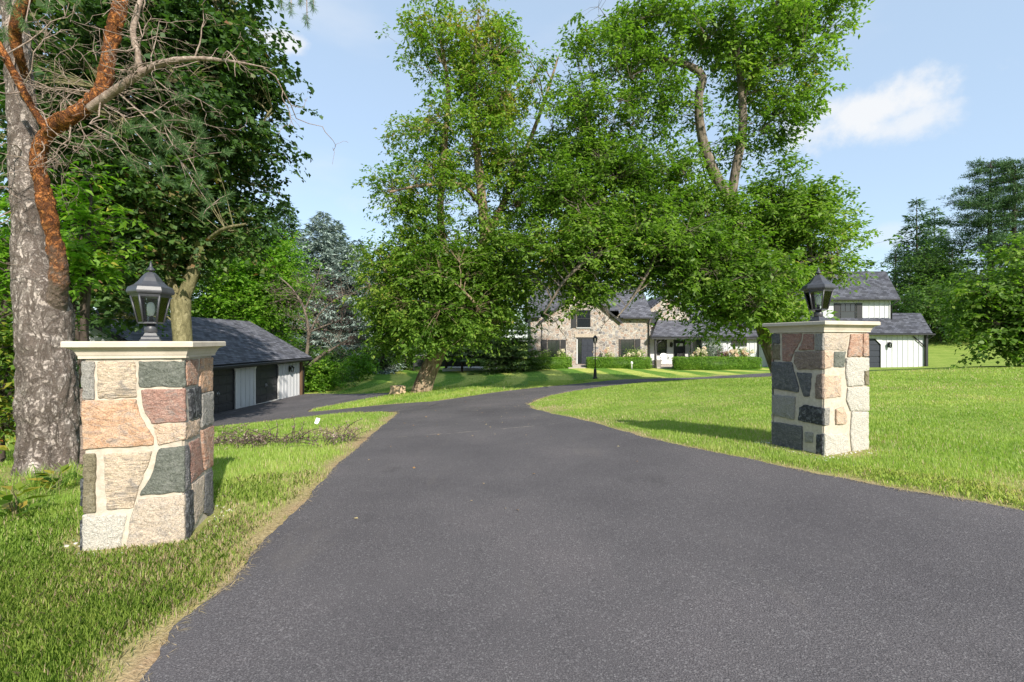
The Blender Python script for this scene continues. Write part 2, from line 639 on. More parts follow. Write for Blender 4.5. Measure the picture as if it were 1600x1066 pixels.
        lo = noise_node(nt, v, 1.2, 4, .6)
        c = mix_col(nt, 1., br.outputs['Color'], ramp(nt, g, [(.3, (.7, .7, .7)), (.7, (1.35, 1.35, 1.35))]), 'MULTIPLY')
        c = mix_col(nt, 1., c, ramp(nt, lo, [(.3, (.85, .85, .88)), (.7, (1.18, 1.16, 1.12))]), 'MULTIPLY')
        nt.links.new(c, b.inputs['Base Color'])
        bump(nt, b, br.outputs['Fac'], -.6, .02)
    noise_mat('white_boards', [(.3, (.46, .47, .49)), (.7, (.55, .56, .575))], 3, (1, 1, .25), bs=.15, bd=.004, bscale=40, rough=.6)
    noise_mat('white_trim', [(.3, (.55, .55, .55)), (.7, (.63, .63, .62))], 6, bs=.05, rough=.5)
    noise_mat('black_trim', [(.3, (.018, .018, .020)), (.7, (.030, .030, .033))], 8, bs=.1, bd=.003, rough=.45, spec=.4)
    noise_mat('garage_door', [(.3, (.030, .031, .034)), (.7, (.046, .047, .050))], 4, (1, 1, 1), bs=.15, bd=.003, bscale=50, rough=.42, spec=.45)
    noise_mat('blue_door', [(.3, (.020, .024, .036)), (.7, (.030, .034, .050))], 4, bs=.1, bd=.003, bscale=50, rough=.45, spec=.4)
    noise_mat('brown_wood', [(.3, (.07, .04, .025)), (.7, (.14, .085, .05))], 6, (1, 1, .2), bs=.3, bd=.005, rough=.7)
    base_mat('steel', .35, (.55, .55, .55), metallic=.9)
    base_mat('brass_warm', .4, (.5, .4, .22), metallic=.6)
    noise_mat('paving', [(.3, (.30, .26, .23)), (.7, (.42, .38, .34))], 5, bs=.3, bd=.006, bscale=40)
    noise_mat('concrete', [(.3, (.46, .45, .43)), (.7, (.58, .57, .54))], 3, bs=.2, bd=.004, bscale=60)
    noise_mat('planter_grey', [(.3, (.20, .18, .17)), (.7, (.27, .25, .23))], 8, bs=.3, bd=.005)
    noise_mat('wicker_white', [(.3, (.66, .66, .64)), (.7, (.80, .80, .78))], 60, bs=.5, bd=.004, rough=.6)
    m = noise_mat('pool_fence', [(.3, (.03, .032, .036)), (.7, (.05, .053, .06))], 8, bs=.05, rough=.4)
    noise_mat('mulch', [(.3, (.07, .035, .02)), (.5, (.16, .08, .05)), (.7, (.24, .13, .085))], 30, bs=.8, bd=.03)
    noise_mat('white_plastic', [(.3, (.75, .75, .74)), (.7, (.82, .82, .81))], 6, bs=0, rough=.4)
    noise_mat('cut_wood', [(.3, (.32, .22, .13)), (.7, (.55, .42, .28))], 9, (1, 1, .3), bs=.6, bd=.01)
    noise_mat('gravel_white', [(.3, (.5, .48, .45)), (.7, (.78, .76, .72))], 30, bs=.6, bd=.01)

    # bark
    def bark(name, stops, scale, stretch, bd, rough=.9, bscale=None, vor=0):
        m, nt, b = base_mat(name, rough, spec=.15)
        v = coords(nt, 'Object', stretch)
        f = noise_node(nt, v, scale, 9, .66, 1.2)
        c = ramp(nt, f, stops)
        g = noise_node(nt, coords(nt), 40, 5, .7)
        c = mix_col(nt, 1., c, ramp(nt, g, [(.3, (.7, .7, .7)), (.7, (1.3, 1.28, 1.25))]), 'MULTIPLY')
        nt.links.new(c, b.inputs['Base Color'])
        p = bump(nt, b, f, 1.0, bd)
        bump(nt, b, g, .6, bd * .35, p)
        return m

    def plate_bark(name, stops, crack, scale, stretch, width, bd, warp=.35):
        m, nt, b = base_mat(name, .92, spec=.12)
        v = coords(nt, 'Object', stretch)
        def ridge(sc_, st_, lo, hi, dist):
            q = noise_node(nt, coords(nt, 'Object', st_), sc_, 9, .62, dist)
            return map_range(nt, math_node(nt, 'ABSOLUTE', math_node(nt, 'SUBTRACT', q, .5)), lo, hi)
        r1 = ridge(scale * .55, stretch, .0, width * .30, .6)
        r2 = ridge(scale * 1.1, (stretch[0], stretch[1], stretch[2] * 1.7), .0, width * .35, .9)
        ed = math_node(nt, 'MULTIPLY', r1, math_node(nt, 'ADD', math_node(nt, 'MULTIPLY', r2, .6), .4))
        sep = N(nt, 'ShaderNodeSeparateColor')
        vc = N(nt, 'ShaderNodeTexNoise')
        vc.inputs['Scale'].default_value = scale * .6
        nt.links.new(v, vc.inputs['Vector'])
        nt.links.new(vc.outputs['Color'], sep.inputs[0])
        f = noise_node(nt, coords(nt), scale * 2.2, 8, .7)
        tone = math_node(nt, 'ADD', math_node(nt, 'MULTIPLY', f, .7), math_node(nt, 'MULTIPLY', sep.outputs[0], .3))
        c = mix_col(nt, ed, crack, ramp(nt, tone, stops))
        big = noise_node(nt, coords(nt), 2.2, 3, .5)
        c = mix_col(nt, 1., c, ramp(nt, big, [(.3, (.72, .70, .68)), (.7, (1.2, 1.2, 1.2))]), 'MULTIPLY')
        if name == 'bark_orange':
            sz = N(nt, 'ShaderNodeSeparateXYZ')
            nt.links.new(coords(nt), sz.inputs[0])
            hz = math_node(nt, 'ADD', sz.outputs['Z'], math_node(nt, 'MULTIPLY', math_node(nt, 'SUBTRACT', noise_node(nt, coords(nt), 7, 5, .7), .5), 1.6))
            c = mix_col(nt, map_range(nt, hz, 2.75, 1.95), c, mix_col(nt, 1., ramp(nt, tone, [(.3, (.12, .085, .07)), (.5, (.22, .17, .14)), (.7, (.36, .30, .26))]), (1., 1., 1.), 'MULTIPLY'))
        nt.links.new(c, b.inputs['Base Color'])
        p = bump(nt, b, math_node(nt, 'ADD', ed, math_node(nt, 'MULTIPLY', sep.outputs[1], .5)), 1., bd)
        bump(nt, b, f, .9, bd * .6, p)
        return m
    plate_bark('bark_pine', [(.3, (.23, .19, .165)), (.45, (.34, .29, .26)), (.6, (.46, .405, .365)), (.75, (.56, .51, .475))], (.14, .112, .095), 17, (1, 1, .42), .22, .03)
    plate_bark('bark_orange', [(.3, (.14, .07, .042)), (.42, (.32, .115, .04)), (.55, (.48, .19, .06)), (.66, (.52, .25, .10)), (.78, (.38, .27, .18))], (.10, .045, .028), 26, (1, 1, .7), .18, .014)
    bark('bark_deadwood', [(.3, (.13, .095, .075)), (.5, (.26, .20, .165)), (.7, (.40, .33, .285))], 20, (1, 1, 1), .01)
    bark('bark_brown', [(.28, (.06, .042, .03)), (.45, (.19, .135, .09)), (.6, (.34, .26, .18)), (.75, (.48, .40, .30))], 6, (1, 1, .25), .06)
    bark('bark_maple', [(.28, (.06, .055, .03)), (.45, (.15, .135, .07)), (.6, (.24, .215, .12)), (.75, (.32, .28, .19))], 9, (1, 1, .4), .03)
    bark('bark_ash', [(.28, (.04, .035, .03)), (.45, (.12, .10, .08)), (.6, (.21, .175, .14)), (.75, (.30, .26, .22))], 6, (1, 1, .22), .06)
    bark('bark_dark', [(.3, (.025, .02, .016)), (.5, (.07, .055, .045)), (.7, (.13, .105, .09))], 5, (1, 1, .3), .03)

    # foliage
    leaf_mat('leaf_ash', [(0, (.06, .118, .018)), (.35, (.125, .215, .030)), (.7, (.205, .305, .046)), (.93, (.29, .35, .07)), (1, (.36, .26, .08))], trans=.42)
    leaf_mat('leaf_gold', [(0, (.065, .135, .016)), (.35, (.135, .235, .028)), (.65, (.215, .31, .044)), (.88, (.32, .30, .07)), (1, (.40, .23, .08))], trans=.42)
    leaf_mat('leaf_maple', [(0, (.024, .052, .018)), (.4, (.05, .10, .028)), (.7, (.085, .155, .036)), (.88, (.15, .13, .05)), (1, (.20, .095, .045))], trans=.35)
    leaf_mat('leaf_bright', [(0, (.07, .16, .014)), (.5, (.14, .28, .024)), (.85, (.22, .36, .035)), (1, (.38, .34, .06))], trans=.45)
    leaf_mat('leaf_yellowing', [(0, (.05, .11, .012)), (.45, (.11, .20, .02)), (.7, (.28, .28, .04)), (.9, (.45, .30, .06)), (1, (.40, .16, .04))], trans=.4)
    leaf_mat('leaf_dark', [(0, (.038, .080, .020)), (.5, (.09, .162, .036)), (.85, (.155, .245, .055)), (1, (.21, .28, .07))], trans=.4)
    leaf_mat('leaf_box', [(0, (.07, .15, .014)), (.5, (.14, .27, .024)), (.9, (.22, .35, .04)), (1, (.38, .27, .12))], trans=.3)
    leaf_mat('leaf_lime', [(0, (.10, .19, .025)), (.5, (.20, .31, .05)), (1, (.38, .45, .13))], trans=.35)
    leaf_mat('needle_spruce', [(0, (.028, .058, .026)), (.5, (.064, .115, .052)), (1, (.12, .185, .08))], trans=.1, rough=.7)
    leaf_mat('needle_blue', [(0, (.10, .14, .12)), (.5, (.21, .28, .245)), (1, (.36, .44, .39))], trans=.1, rough=.7, tint=(1, 1, 1))
    leaf_mat('needle_pine', [(0, (.03, .068, .024)), (.5, (.065, .135, .042)), (1, (.12, .21, .06))], trans=.15, rough=.6)
    leaf_mat('needle_yew', [(0, (.035, .07, .018)), (.5, (.08, .14, .03)), (1, (.15, .22, .05))], trans=.15, rough=.7)
    leaf_mat('twig_purple', [(0, (.10, .055, .055)), (.5, (.19, .12, .11)), (1, (.30, .24, .20))], trans=.1, tint=(1, 1, 1))
    leaf_mat('petal_cream', [(0, (.62, .60, .40)), (.5, (.78, .72, .55)), (.8, (.80, .55, .42)), (1, (.75, .30, .18))], trans=.3, tint=(1, 1, 1))
    leaf_mat('leaf_red', [(0, (.10, .02, .018)), (.5, (.24, .05, .04)), (1, (.36, .14, .10))], trans=.3, tint=(1, .8, .7))
    leaf_mat('leaf_grey', [(0, (.10, .14, .10)), (.5, (.19, .25, .18)), (1, (.34, .40, .30))], trans=.25, tint=(1, 1, 1))
    leaf_mat('grass_blade', [(0, (.12, .205, .028)), (.35, (.215, .33, .05)), (.65, (.32, .425, .085)), (.82, (.43, .475, .14)), (.9, (.46, .37, .21)), (1, (.58, .45, .33))], trans=.42, rough=.5, tint=(1.0, 1.1, .6))
    leaf_mat('fallen_leaf', [(0, (.26, .12, .04)), (.5, (.45, .28, .10)), (1, (.60, .50, .26))], trans=.1, tint=(1, 1, 1))


make_materials()

# ------------------------------------------------------------------ terrain
CP = np.array([(0, 0, 0), (0, 3, 0), (-2.3, 3.2, 0), (3.4, 5, .2), (1.5, 3, .05), (5, 3, .2), (0, 6, -.05), (-5.4, 5.3, -.1), (-6, 2, 0),
               (.5, 12.5, -.4), (4, 14, -.25), (-2.8, 12, -.5), (-4.2, 20.5, -.9), (-12.2, 18, -1.65), (-12.2, 27, -1.72), (-16, 22, -1.65), (-8, 15, -1.25),
               (-9, 30, -1.64), (-12.8, 38, -1.65), (-2, 42, -1.3), (-5.5, 40, -1.4), (5.5, 39, -.8), (12, 39, -.87), (20, 37, -.85), (32, 36, -.65),
               (13.5, 29, -.85), (5, 27, -.85), (3.4, 23.9, -.85), (-2.3, 16.6, -.75), (12, 26, -.8), (16.9, 20, .08), (22.5, 20, .33), (10, 10, .2), (25, 28, -.3), (28, 33, -.6),
               (36, 36, -.35), (42, 45, 1.2), (60, 50, 3), (-8, 8, -.45), (-15, 10, -.9), (-25, 20, -1.5), (-20, 40, -1.6), (-30, 60, -1.2), (0, 60, -1.2), (30, 60, 1), (-60, 60, -.5),
               (60, 20, 1.5), (60, 0, 1), (0, -30, .3), (-50, 0, -.6), (0, 100, -.5), (80, 100, 4), (-80, 100, 0), (8, 18, -.15), (20, 10, .4)], float)


def _phi(d2):
    return np.sqrt(d2 + 9.0)


_A = _phi(((CP[:, None, :2] - CP[None, :, :2]) ** 2).sum(-1)) - np.eye(len(CP)) * .05
_n = len(CP)
_W = np.linalg.solve(np.block([[_A, np.ones((_n, 1))], [np.ones((1, _n)), np.zeros((1, 1))]]), np.append(CP[:, 2], 0))


def terrain(x, y):
    x = np.asarray(x, float)
    y = np.asarray(y, float)
    h = np.full(x.shape, _W[-1])
    for (cx, cy, _), w in zip(CP, _W[:-1]):
        h = h + w * _phi((x - cx) ** 2 + (y - cy) ** 2)
    return np.clip(h, -3, 6)


def gz(x, y):
    return float(terrain(np.array([x]), np.array([y]))[0])


LEFT = [(-1.2, -14), (-1.3, -6), (-1.45, 0), (-1.54, 1.87), (-1.6, 2.28), (-1.69, 3.01), (-1.9, 4.5), (-2.19, 6.48), (-2.55, 9.05), (-2.9, 11.4), (-3.3, 13.4), (-3.25, 15.6), (-2.34, 16.63), (-1.01, 18.03),
        (.85, 20.1), (3.31, 23.4), (7.29, 26.5), (13.4, 29.2), (18, 30.3), (22, 31)]
RIGHT = [(5.6, -14), (5.0, -6), (4.3, 1), (3.64, 3.23), (3.17, 3.75), (2.77, 4.38), (2.24, 5.31), (1.79, 6.38), (1.22, 8.69), (.68, 10.82), (.44, 12.58), (.64, 14.27), (1.35, 16.03), (2.48, 17.67), (5.43, 20.2),
         (9, 23.4), (12.8, 26.0), (18, 27.4), (22, 28)]


def wobble(P, amp, seed):
    P = np.array(P)
    return P + (np.stack([vnoise(P, .45, seed, 2), vnoise(P, .45, seed + 9, 2)], 1) - .5) * amp


def crumble(P, seed):
    return P + (np.stack([vnoise(P, .055, seed, 2), vnoise(P, .055, seed + 4, 2)], 1) - .5) * .035


Lc = crumble(wobble(catmull(LEFT, 36), .12, 3), 71)
Rc = crumble(wobble(catmull(RIGHT, 36), .12, 5), 72)
DRIVE = [tuple(p) for p in Lc] + [tuple(p) for p in Rc[::-1]]
_lo = catmull([(-10.6, 13.3), (-9.2, 13.9), (-8.0, 15.0), (-6.6, 15.2), (-5.1, 14.7), (-3.9, 13.6), (-2.6, 12.3)], 6)
_up = catmull([(-2.4, 16.2), (-3.72, 16.5), (-5.67, 16.8), (-7.2, 17.08), (-7.9, 17.6), (-8.05, 18.5), (-7.11, 19.4), (-5.8, 20.6), (-5.1, 21.1), (-6.3, 22.5), (-8.97, 24.9), (-11.2, 26.6), (-12.25, 26.7)], 6)
APRON = [tuple(p) for p in _lo] + [tuple(p) for p in _up] + [(-12.25, 16.4), (-12.25, 13.0), (-11.4, 12.6)]
PADS = []   # (cx, cy, half, yaw): footprints without grass


def sheet(name, poly, mat, lift, step, thick=.05, attrs=None):
    P = np.array(poly)
    x0, y0 = P.min(0)
    x1, y1 = P.max(0)
    gx, gy = np.meshgrid(np.arange(x0, x1, step), np.arange(y0, y1, step))
    gx, gy = gx.ravel(), gy.ravel()
    k = in_poly(gx, gy, poly) & (dist_poly(gx, gy, poly) > step * .35)
    pts = [Vector(p) for p in poly] + [Vector((a, b)) for a, b in zip(gx[k], gy[k])]
    n = len(poly)
    vs, es, fs, *_ = delaunay_2d_cdt(pts, [(i, (i + 1) % n) for i in range(n)], [], 1, 1e-5)
    v = np.array([(p.x, p.y) for p in vs])
    h = terrain(v[:, 0], v[:, 1]) + lift
    V = [(a, b, c) for (a, b), c in zip(v, h)]
    F = [tuple(f) for f in fs]
    m = len(V)
    cnt = {}
    for f in F:
        for i in range(3):
            e = (f[i], f[(i + 1) % 3])
            cnt[e] = cnt.get(e, 0) + 1
    border = [e for e in cnt if (e[1], e[0]) not in cnt]
    low = {}
    for e in border:
        for i in e:
            if i not in low:
                low[i] = len(V)
                V.append((V[i][0], V[i][1], V[i][2] - thick))
    F += [(e[1], e[0], low[e[0]], low[e[1]]) for e in border]
    me = bpy.data.meshes.new(name)
    me.from_pydata(V, [], F)
    me.update()
    o = link(name, me, mat)
    return tag(o, kind='structure')


def grow_axis(a, b, fine, lo, hi, ratio=1.13):
    c = list(np.arange(a, b + 1e-6, fine))
    s, x = fine, b
    while x < hi:
        s = min(s * ratio, 25)
        x += s
        c.append(x)
    s, x = fine, a
    while x > lo:
        s = min(s * ratio, 25)
        x -= s
        c.insert(0, x)
    return np.array(c)


def dryness(x, y):
    """0 green turf .. 1 bare straw: along the asphalt, round the pillars, in worn patches"""
    p = np.stack([x, y], 1)
    n = vnoise(p, .5, 21, 3)
    d = np.minimum(dist_poly(x, y, DRIVE[::4]), dist_poly(x, y, APRON) * 1.6)
    w = .10 + .30 * vnoise(p, 1.3, 4, 2) + np.where(x < 0, .04, -.04)
    e = np.clip(1.15 - d / (w * (.3 + 1.5 * vnoise(p, .6, 90, 2))), 0, 1) * (.45 + .8 * n)
    patch = np.clip((vnoise(p, 1.1, 33, 3) - .62) * 3.0, 0, .45)
    worn = np.clip(1.1 - np.hypot((x + 2.9) / 1.1, (y - 8.6) / 1.2), 0, .7) * n * 1.4
    pil = np.zeros(len(x))
    for cx, cy, hw, _ in PADS:
        pil = np.maximum(pil, np.clip(1.3 - (np.hypot(x - cx, y - cy) - hw * 1.1) / .16, 0, 1) * n * .9)
    pine = np.clip(1.2 - np.hypot(x + 5.3, y - 4.9) / 1.1, 0, .9) * n * 1.3
    near = np.clip((22 - np.hypot(x, y)) / 10, 0, 1)
    return np.clip(np.maximum.reduce([e, patch * near * np.clip(1.6 - d, .25, 1), worn, pil, pine]), 0, 1)


PADS.append((-2.664, 3.39, .34, R(16.9)))
PADS.append((3.493, 5.229, .36, R(16.9)))


def make_ground():
    ax = grow_axis(-7, 8, .12, -420, 420)
    ay = grow_axis(-1, 15, .12, -160, 600)
    X, Y = np.meshgrid(ax, ay)
    x, y = X.ravel(), Y.ravel()
    h = terrain(x, y)
    far = np.clip((np.hypot(x, y) - 90) / 120, 0, 1)
    h = h * (1 - far) + far * 1.0
    h += (vnoise(np.stack([x, y], 1), .8, 8, 2) - .5) * .02 * (np.hypot(x, y) < 30)
    inside = in_poly(x, y, DRIVE) | in_poly(x, y, APRON)
    h = np.where(inside, h - .03, h)
    dry = dryness(x, y)
    dd = dist_poly(x, y, DRIVE[::4])
    beyond = (y > 15.5) & ((x - 12) * .42 + 29 < y + 0 * x) | ((x < 4) & (y > 17))
    mow = np.where(beyond & ~inside, np.clip((dd - .9) / .6, 0, 1), 0.) * np.clip((60 - y) / 8, 0, 1)
    mow = np.where((x > -14) & (x < 34), mow, 0)
    nx, ny = len(ax), len(ay)
    j = np.arange(ny - 1)[:, None] * nx
    i = np.arange(nx - 1)[None, :]
    F = np.stack([j + i, j + i + 1, j + nx + i + 1, j + nx + i], -1).reshape(-1, 4)
    me = np_mesh('ground', np.stack([x, y, h], 1), F, {'dry': dry, 'mow': mow}, smooth=True)
    tag(link('ground', me, MATS['lawn']), 'mown lawn ground with dry straw edges along the asphalt', kind='structure')


make_ground()
sheet('driveway', DRIVE, MATS['asphalt'], .022, .5)
sheet('garage_apron', APRON, MATS['asphalt'], .012, .5)


# ------------------------------------------------------------------ leaf-like faces
def leaf_arrays(P, D, Nn, L, W, rnd, mid=.45, fold=.18):
    D = unit(D)
    S = unit(np.cross(D, Nn))
    Nn = np.cross(S, D)
    L = np.asarray(L)[:, None]
    W = np.asarray(W)[:, None]
    V = np.stack([P, P + D * L * mid + S * W * .5 + Nn * W * fold, P + D * L - Nn * L * .08, P + D * L * mid - S * W * .5 + Nn * W * fold], 1)
    n = len(P)
    F = np.arange(n * 4).reshape(n, 4)
    return V.reshape(-1, 3), F, np.repeat(rnd, 4)


def leaf_object(name, arrays, mat, parent=None, loc=(0, 0, 0), org=(0, 0, 0)):
    V = np.vstack([a[0] for a in arrays]) - np.array(org)
    F, k = [], 0
    for a in arrays:
        F.append(a[1] + k)
        k += len(a[0])
    me = np_mesh(name, V, np.vstack(F), {'rnd': np.concatenate([a[2] for a in arrays])})
    return link(name, me, mat, parent, loc)


def rand_dirs(n, rg):
    return unit(rg.normal(size=(n, 3)))


# ------------------------------------------------------------------ grass
def make_grass():
    rg = np.random.default_rng(11)

    def scatter(n, r0, r1, a0, a1, power):
        # areal density falls with distance from the gateway
        u = rg.random(n)
        r = r0 * (r1 / r0) ** u if power == 2 else np.sqrt(r0 ** 2 + u * (r1 ** 2 - r0 ** 2))
        a = rg.uniform(a0, a1, n)
        return r * np.sin(a), r * np.cos(a)
    xs, ys = [], []
    for n, r0, r1, a0, a1, pw in ((150000, 1.6, 4.2, R(-64), R(-14), 1), (170000, 4.2, 22, R(-58), R(-4), 2), (420000, 3.4, 27, R(2), R(60), 2), (40000, 15, 34, R(-28), R(30), 2)):
        x, y = scatter(n, r0, r1, a0, a1, pw)
        xs.append(x)
        ys.append(y)
    x, y = np.concatenate(xs), np.concatenate(ys)
    ins = in_poly(x, y, DRIVE) | in_poly(x, y, APRON)
    for cx, cy, hw, yaw in PADS:
        c, s = math.cos(yaw), math.sin(yaw)
        u, v = (x - cx) * c + (y - cy) * s, -(x - cx) * s + (y - cy) * c
        ins |= (np.abs(u) < hw) & (np.abs(v) < hw)
    ins |= (np.hypot(x + 5.39, y - 5.3) < .42) | ((x < -12) & (y > 15) & (y < 28))
    x, y = x[~ins], y[~ins]
    dry = dryness(x, y)
    k = rg.random(len(x)) > dry * 1.2
    x, y, dry = x[k], y[k], dry[k]
    p = np.stack([x, y], 1)
    d = np.hypot(x, y)
    n = len(x)
    patch = vnoise(p, .9, 51, 3)
    fine = vnoise(p, .22, 61, 2)
    hgt = (.022 + .040 * rg.random(n)) * (.55 + .9 * patch) * np.where(x < 0, 1.25, .95)
    hgt *= np.where((x > 0) & (d > 9), .8, 1.) * (1 - .45 * dry)
    wid = (.0024 + .0020 * rg.random(n)) * np.clip(d / 3.2, .8, 6.0)
    hgt = hgt * np.clip(d / 14, 1, 1.35)
    ang = rg.uniform(0, 2 * np.pi, n)
    lean = rg.uniform(.1, .7, n)
    dirh = np.stack([np.cos(ang), np.sin(ang), np.zeros(n)], 1)
    side = np.stack([-np.sin(ang), np.cos(ang), np.zeros(n)], 1)
    h0 = terrain(x, y) - .004
    B = np.stack([x, y, h0], 1)
    up = np.array([0, 0, 1.])
    M = B + up * (hgt * .55)[:, None] + dirh * (hgt * lean * .25)[:, None]
    T = B + up * (hgt * (1 - .25 * lean))[:, None] + dirh * (hgt * lean * .8)[:, None]
    w = wid[:, None]
    rnd = np.clip(.24 + .5 * (vnoise(p, 2.3, 77, 3) - .5) + .46 * patch + .28 * (fine - .5) + .22 * (rg.random(n) - .5) + np.where(x > 0, .07, -.04) + np.where(d < 5.5, .10, 0), 0, .84)  # near blades coloured paler to offset the shade between them
    straw = rg.random(n) < (.05 + np.where(x > 0, .9, .3) * np.clip(vnoise(p, 1.7, 78, 3) - .56, 0, 1) + .75 * dry + .22 * np.clip(patch - .55, 0, 1))
    rnd = np.where(straw, rg.uniform(.86, 1.0, n), rnd)
    near = d < 5.5
    k = near
    V = np.stack([B - side * w * .5, B + side * w * .5, M + side * w * .38, T, M - side * w * .38], 1)[k].reshape(-1, 3)
    m = int(k.sum())
    me = np_mesh('lawn_grass', V, np.arange(m * 5).reshape(m, 5), {'rnd': np.repeat(rnd[k], 5)})
    tag(link('lawn_grass', me, MATS['grass_blade']), 'short green grass with straw tufts beside the near driveway', 'grass', kind='stuff')
    k = ~near
    V = np.stack([B - side * w * .6, B + side * w * .6, T], 1)[k].reshape(-1, 3)
    m = int(k.sum())
    me = np_mesh('lawn_grass', V, np.arange(m * 3).reshape(m, 3), {'rnd': np.repeat(rnd[k], 3)})
    tag(link('lawn_grass', me, MATS['grass_blade']), 'mown green lawn grass stretching away toward the house', 'grass', kind='stuff')
    # dry straw and needles lying along the asphalt edge
    E, o = [], []
    for pts, s_, wd_, cnt in ((Lc, -1, .17, 5000), (Rc, 1, .10, 3500)):
        seg = pts[(pts[:, 1] > 1.2) & (pts[:, 1] < 15)]
        i = rg.integers(0, len(seg) - 1, cnt)
        t = rg.random(cnt)[:, None]
        q = seg[i] + (seg[i + 1] - seg[i]) * t
        tg = unit(seg[i + 1] - seg[i])
        off = rg.exponential(wd_ * .5, cnt) - .03
        kp = rg.random(cnt) < np.clip((vnoise(q, .7, 88, 2) - .33) * 3.2, .06, 1)
        q, tg, off = q[kp], tg[kp], off[kp] * (.4 + 1.3 * vnoise(q[kp], .5, 89, 2))
        E.append(q + np.stack([-tg[:, 1], tg[:, 0]], 1) * (off * -s_)[:, None])
    q = np.vstack(E)
    c = len(q)
    ins = in_poly(q[:, 0], q[:, 1], DRIVE)
    P = np.stack([q[:, 0], q[:, 1], terrain(q[:, 0], q[:, 1]) + np.where(ins, .027, .010) + rg.random(c) * .008], 1)
    a = rg.uniform(0, 6.3, c)
    D = np.stack([np.cos(a), np.sin(a), rg.normal(size=c) * .12], 1)
    L = rg.uniform(.02, .08, c)
    tag(leaf_object('straw_litter', [leaf_arrays(P, D, np.tile([0, 0, 1.], (c, 1)), L, np.full(c, .0035), rg.uniform(.9, 1, c), fold=.05)], MATS['grass_blade']), 'dry straw litter along the asphalt edges', 'straw', kind='stuff')


make_grass()

# ------------------------------------------------------------------ gate pillars
def quad_uv(pts, q):
    """trace (picture units) -> (u, v) on a face; q = TL, TR, BR, BL"""
    (ax, ay), (bx, by), (cx, cy), (dx, dy) = q
    out = []
    for x, y in pts:
        v = .5
        u = .5
        for _ in range(8):
            xl, xr = ax + (dx - ax) * v, bx + (cx - bx) * v
            u = (x - xl) / (xr - xl)
            yt, yb = ay + (by - ay) * u, dy + (cy - dy) * u
            v = (y - yt) / (yb - yt)
        out.append((u, v))
    return out


LEFT_FRONT = ([(107, 384), (462, 380), (452, 1003), (105, 1022)], [
    ([(107, 390), (145, 390), (145, 513), (107, 513)], 'stone_grey'),
    ([(160, 390), (283, 390), (288, 508), (160, 510)], 'gneiss_tan'),
    ([(300, 388), (464, 388), (464, 474), (302, 474)], 'stone_green'),
    ([(107, 520), (288, 518), (298, 570), (330, 622), (346, 645), (346, 670), (110, 680)], 'granite_orange'),
    ([(307, 486), (464, 482), (464, 592), (345, 598), (318, 550)], 'granite_red'),
    ([(350, 606), (464, 598), (460, 655), (366, 672), (362, 640)], 'stone_peach'),
    ([(110, 698), (148, 698), (148, 890), (108, 890)], 'stone_olive'),
    ([(178, 700), (342, 694), (330, 730), (292, 810), (276, 880), (186, 884)], 'gneiss_tan'),
    ([(370, 686), (460, 680), (457, 832), (300, 838), (345, 770)], 'stone_green'),
    ([(105, 900), (250, 908), (232, 985), (222, 1018), (104, 1022)], 'stone_pale'),
    ([(292, 858), (457, 846), (454, 1004), (252, 1012), (266, 930)], 'stone_beige')])
LEFT_SIDE = ([(462, 380), (563, 374), (566, 905), (452, 1003)], [
    ([(468, 384), (507, 382), (500, 468), (466, 472)], 'granite_pink'),
    ([(516, 382), (563, 378), (563, 490), (510, 498)], 'granite_orange'),
    ([(472, 486), (510, 477), (512, 575), (476, 588)], 'stone_black'),
    ([(516, 505), (563, 494), (563, 604), (514, 618)], 'stone_grey'),
    ([(462, 598), (510, 586), (505, 640), (461, 656)], 'stone_peach'),
    ([(474, 670), (510, 656), (525, 770), (476, 808)], 'granite_red'),
    ([(516, 630), (564, 613), (564, 748), (531, 764)], 'granite_pink'),
    ([(458, 680), (468, 678), (471, 820), (457, 830)], 'stone_slate'),
    ([(457, 840), (478, 832), (480, 960), (453, 985)], 'stone_black'),
    ([(480, 812), (529, 785), (524, 905), (486, 955)], 'stone_beige'),
    ([(534, 780), (565, 766), (566, 890), (528, 910)], 'stone_slate')])
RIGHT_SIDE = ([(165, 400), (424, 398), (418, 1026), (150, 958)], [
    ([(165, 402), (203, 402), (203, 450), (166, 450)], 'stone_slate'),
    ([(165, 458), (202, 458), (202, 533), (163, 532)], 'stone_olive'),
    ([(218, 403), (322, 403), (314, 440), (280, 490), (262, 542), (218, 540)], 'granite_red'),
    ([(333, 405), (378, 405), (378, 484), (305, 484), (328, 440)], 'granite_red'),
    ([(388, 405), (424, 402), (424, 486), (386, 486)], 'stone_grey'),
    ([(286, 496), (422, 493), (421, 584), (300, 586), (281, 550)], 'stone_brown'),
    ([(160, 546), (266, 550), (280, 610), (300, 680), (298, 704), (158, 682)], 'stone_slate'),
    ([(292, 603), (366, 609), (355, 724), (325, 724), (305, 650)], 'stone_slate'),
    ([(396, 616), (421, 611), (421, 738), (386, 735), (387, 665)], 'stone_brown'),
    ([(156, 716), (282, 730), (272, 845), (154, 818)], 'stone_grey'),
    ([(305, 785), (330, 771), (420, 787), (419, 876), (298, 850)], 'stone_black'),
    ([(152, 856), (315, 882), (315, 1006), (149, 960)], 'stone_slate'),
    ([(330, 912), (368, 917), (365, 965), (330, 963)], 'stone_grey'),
    ([(388, 926), (419, 922), (418, 1024), (385, 1014)], 'stone_black')])
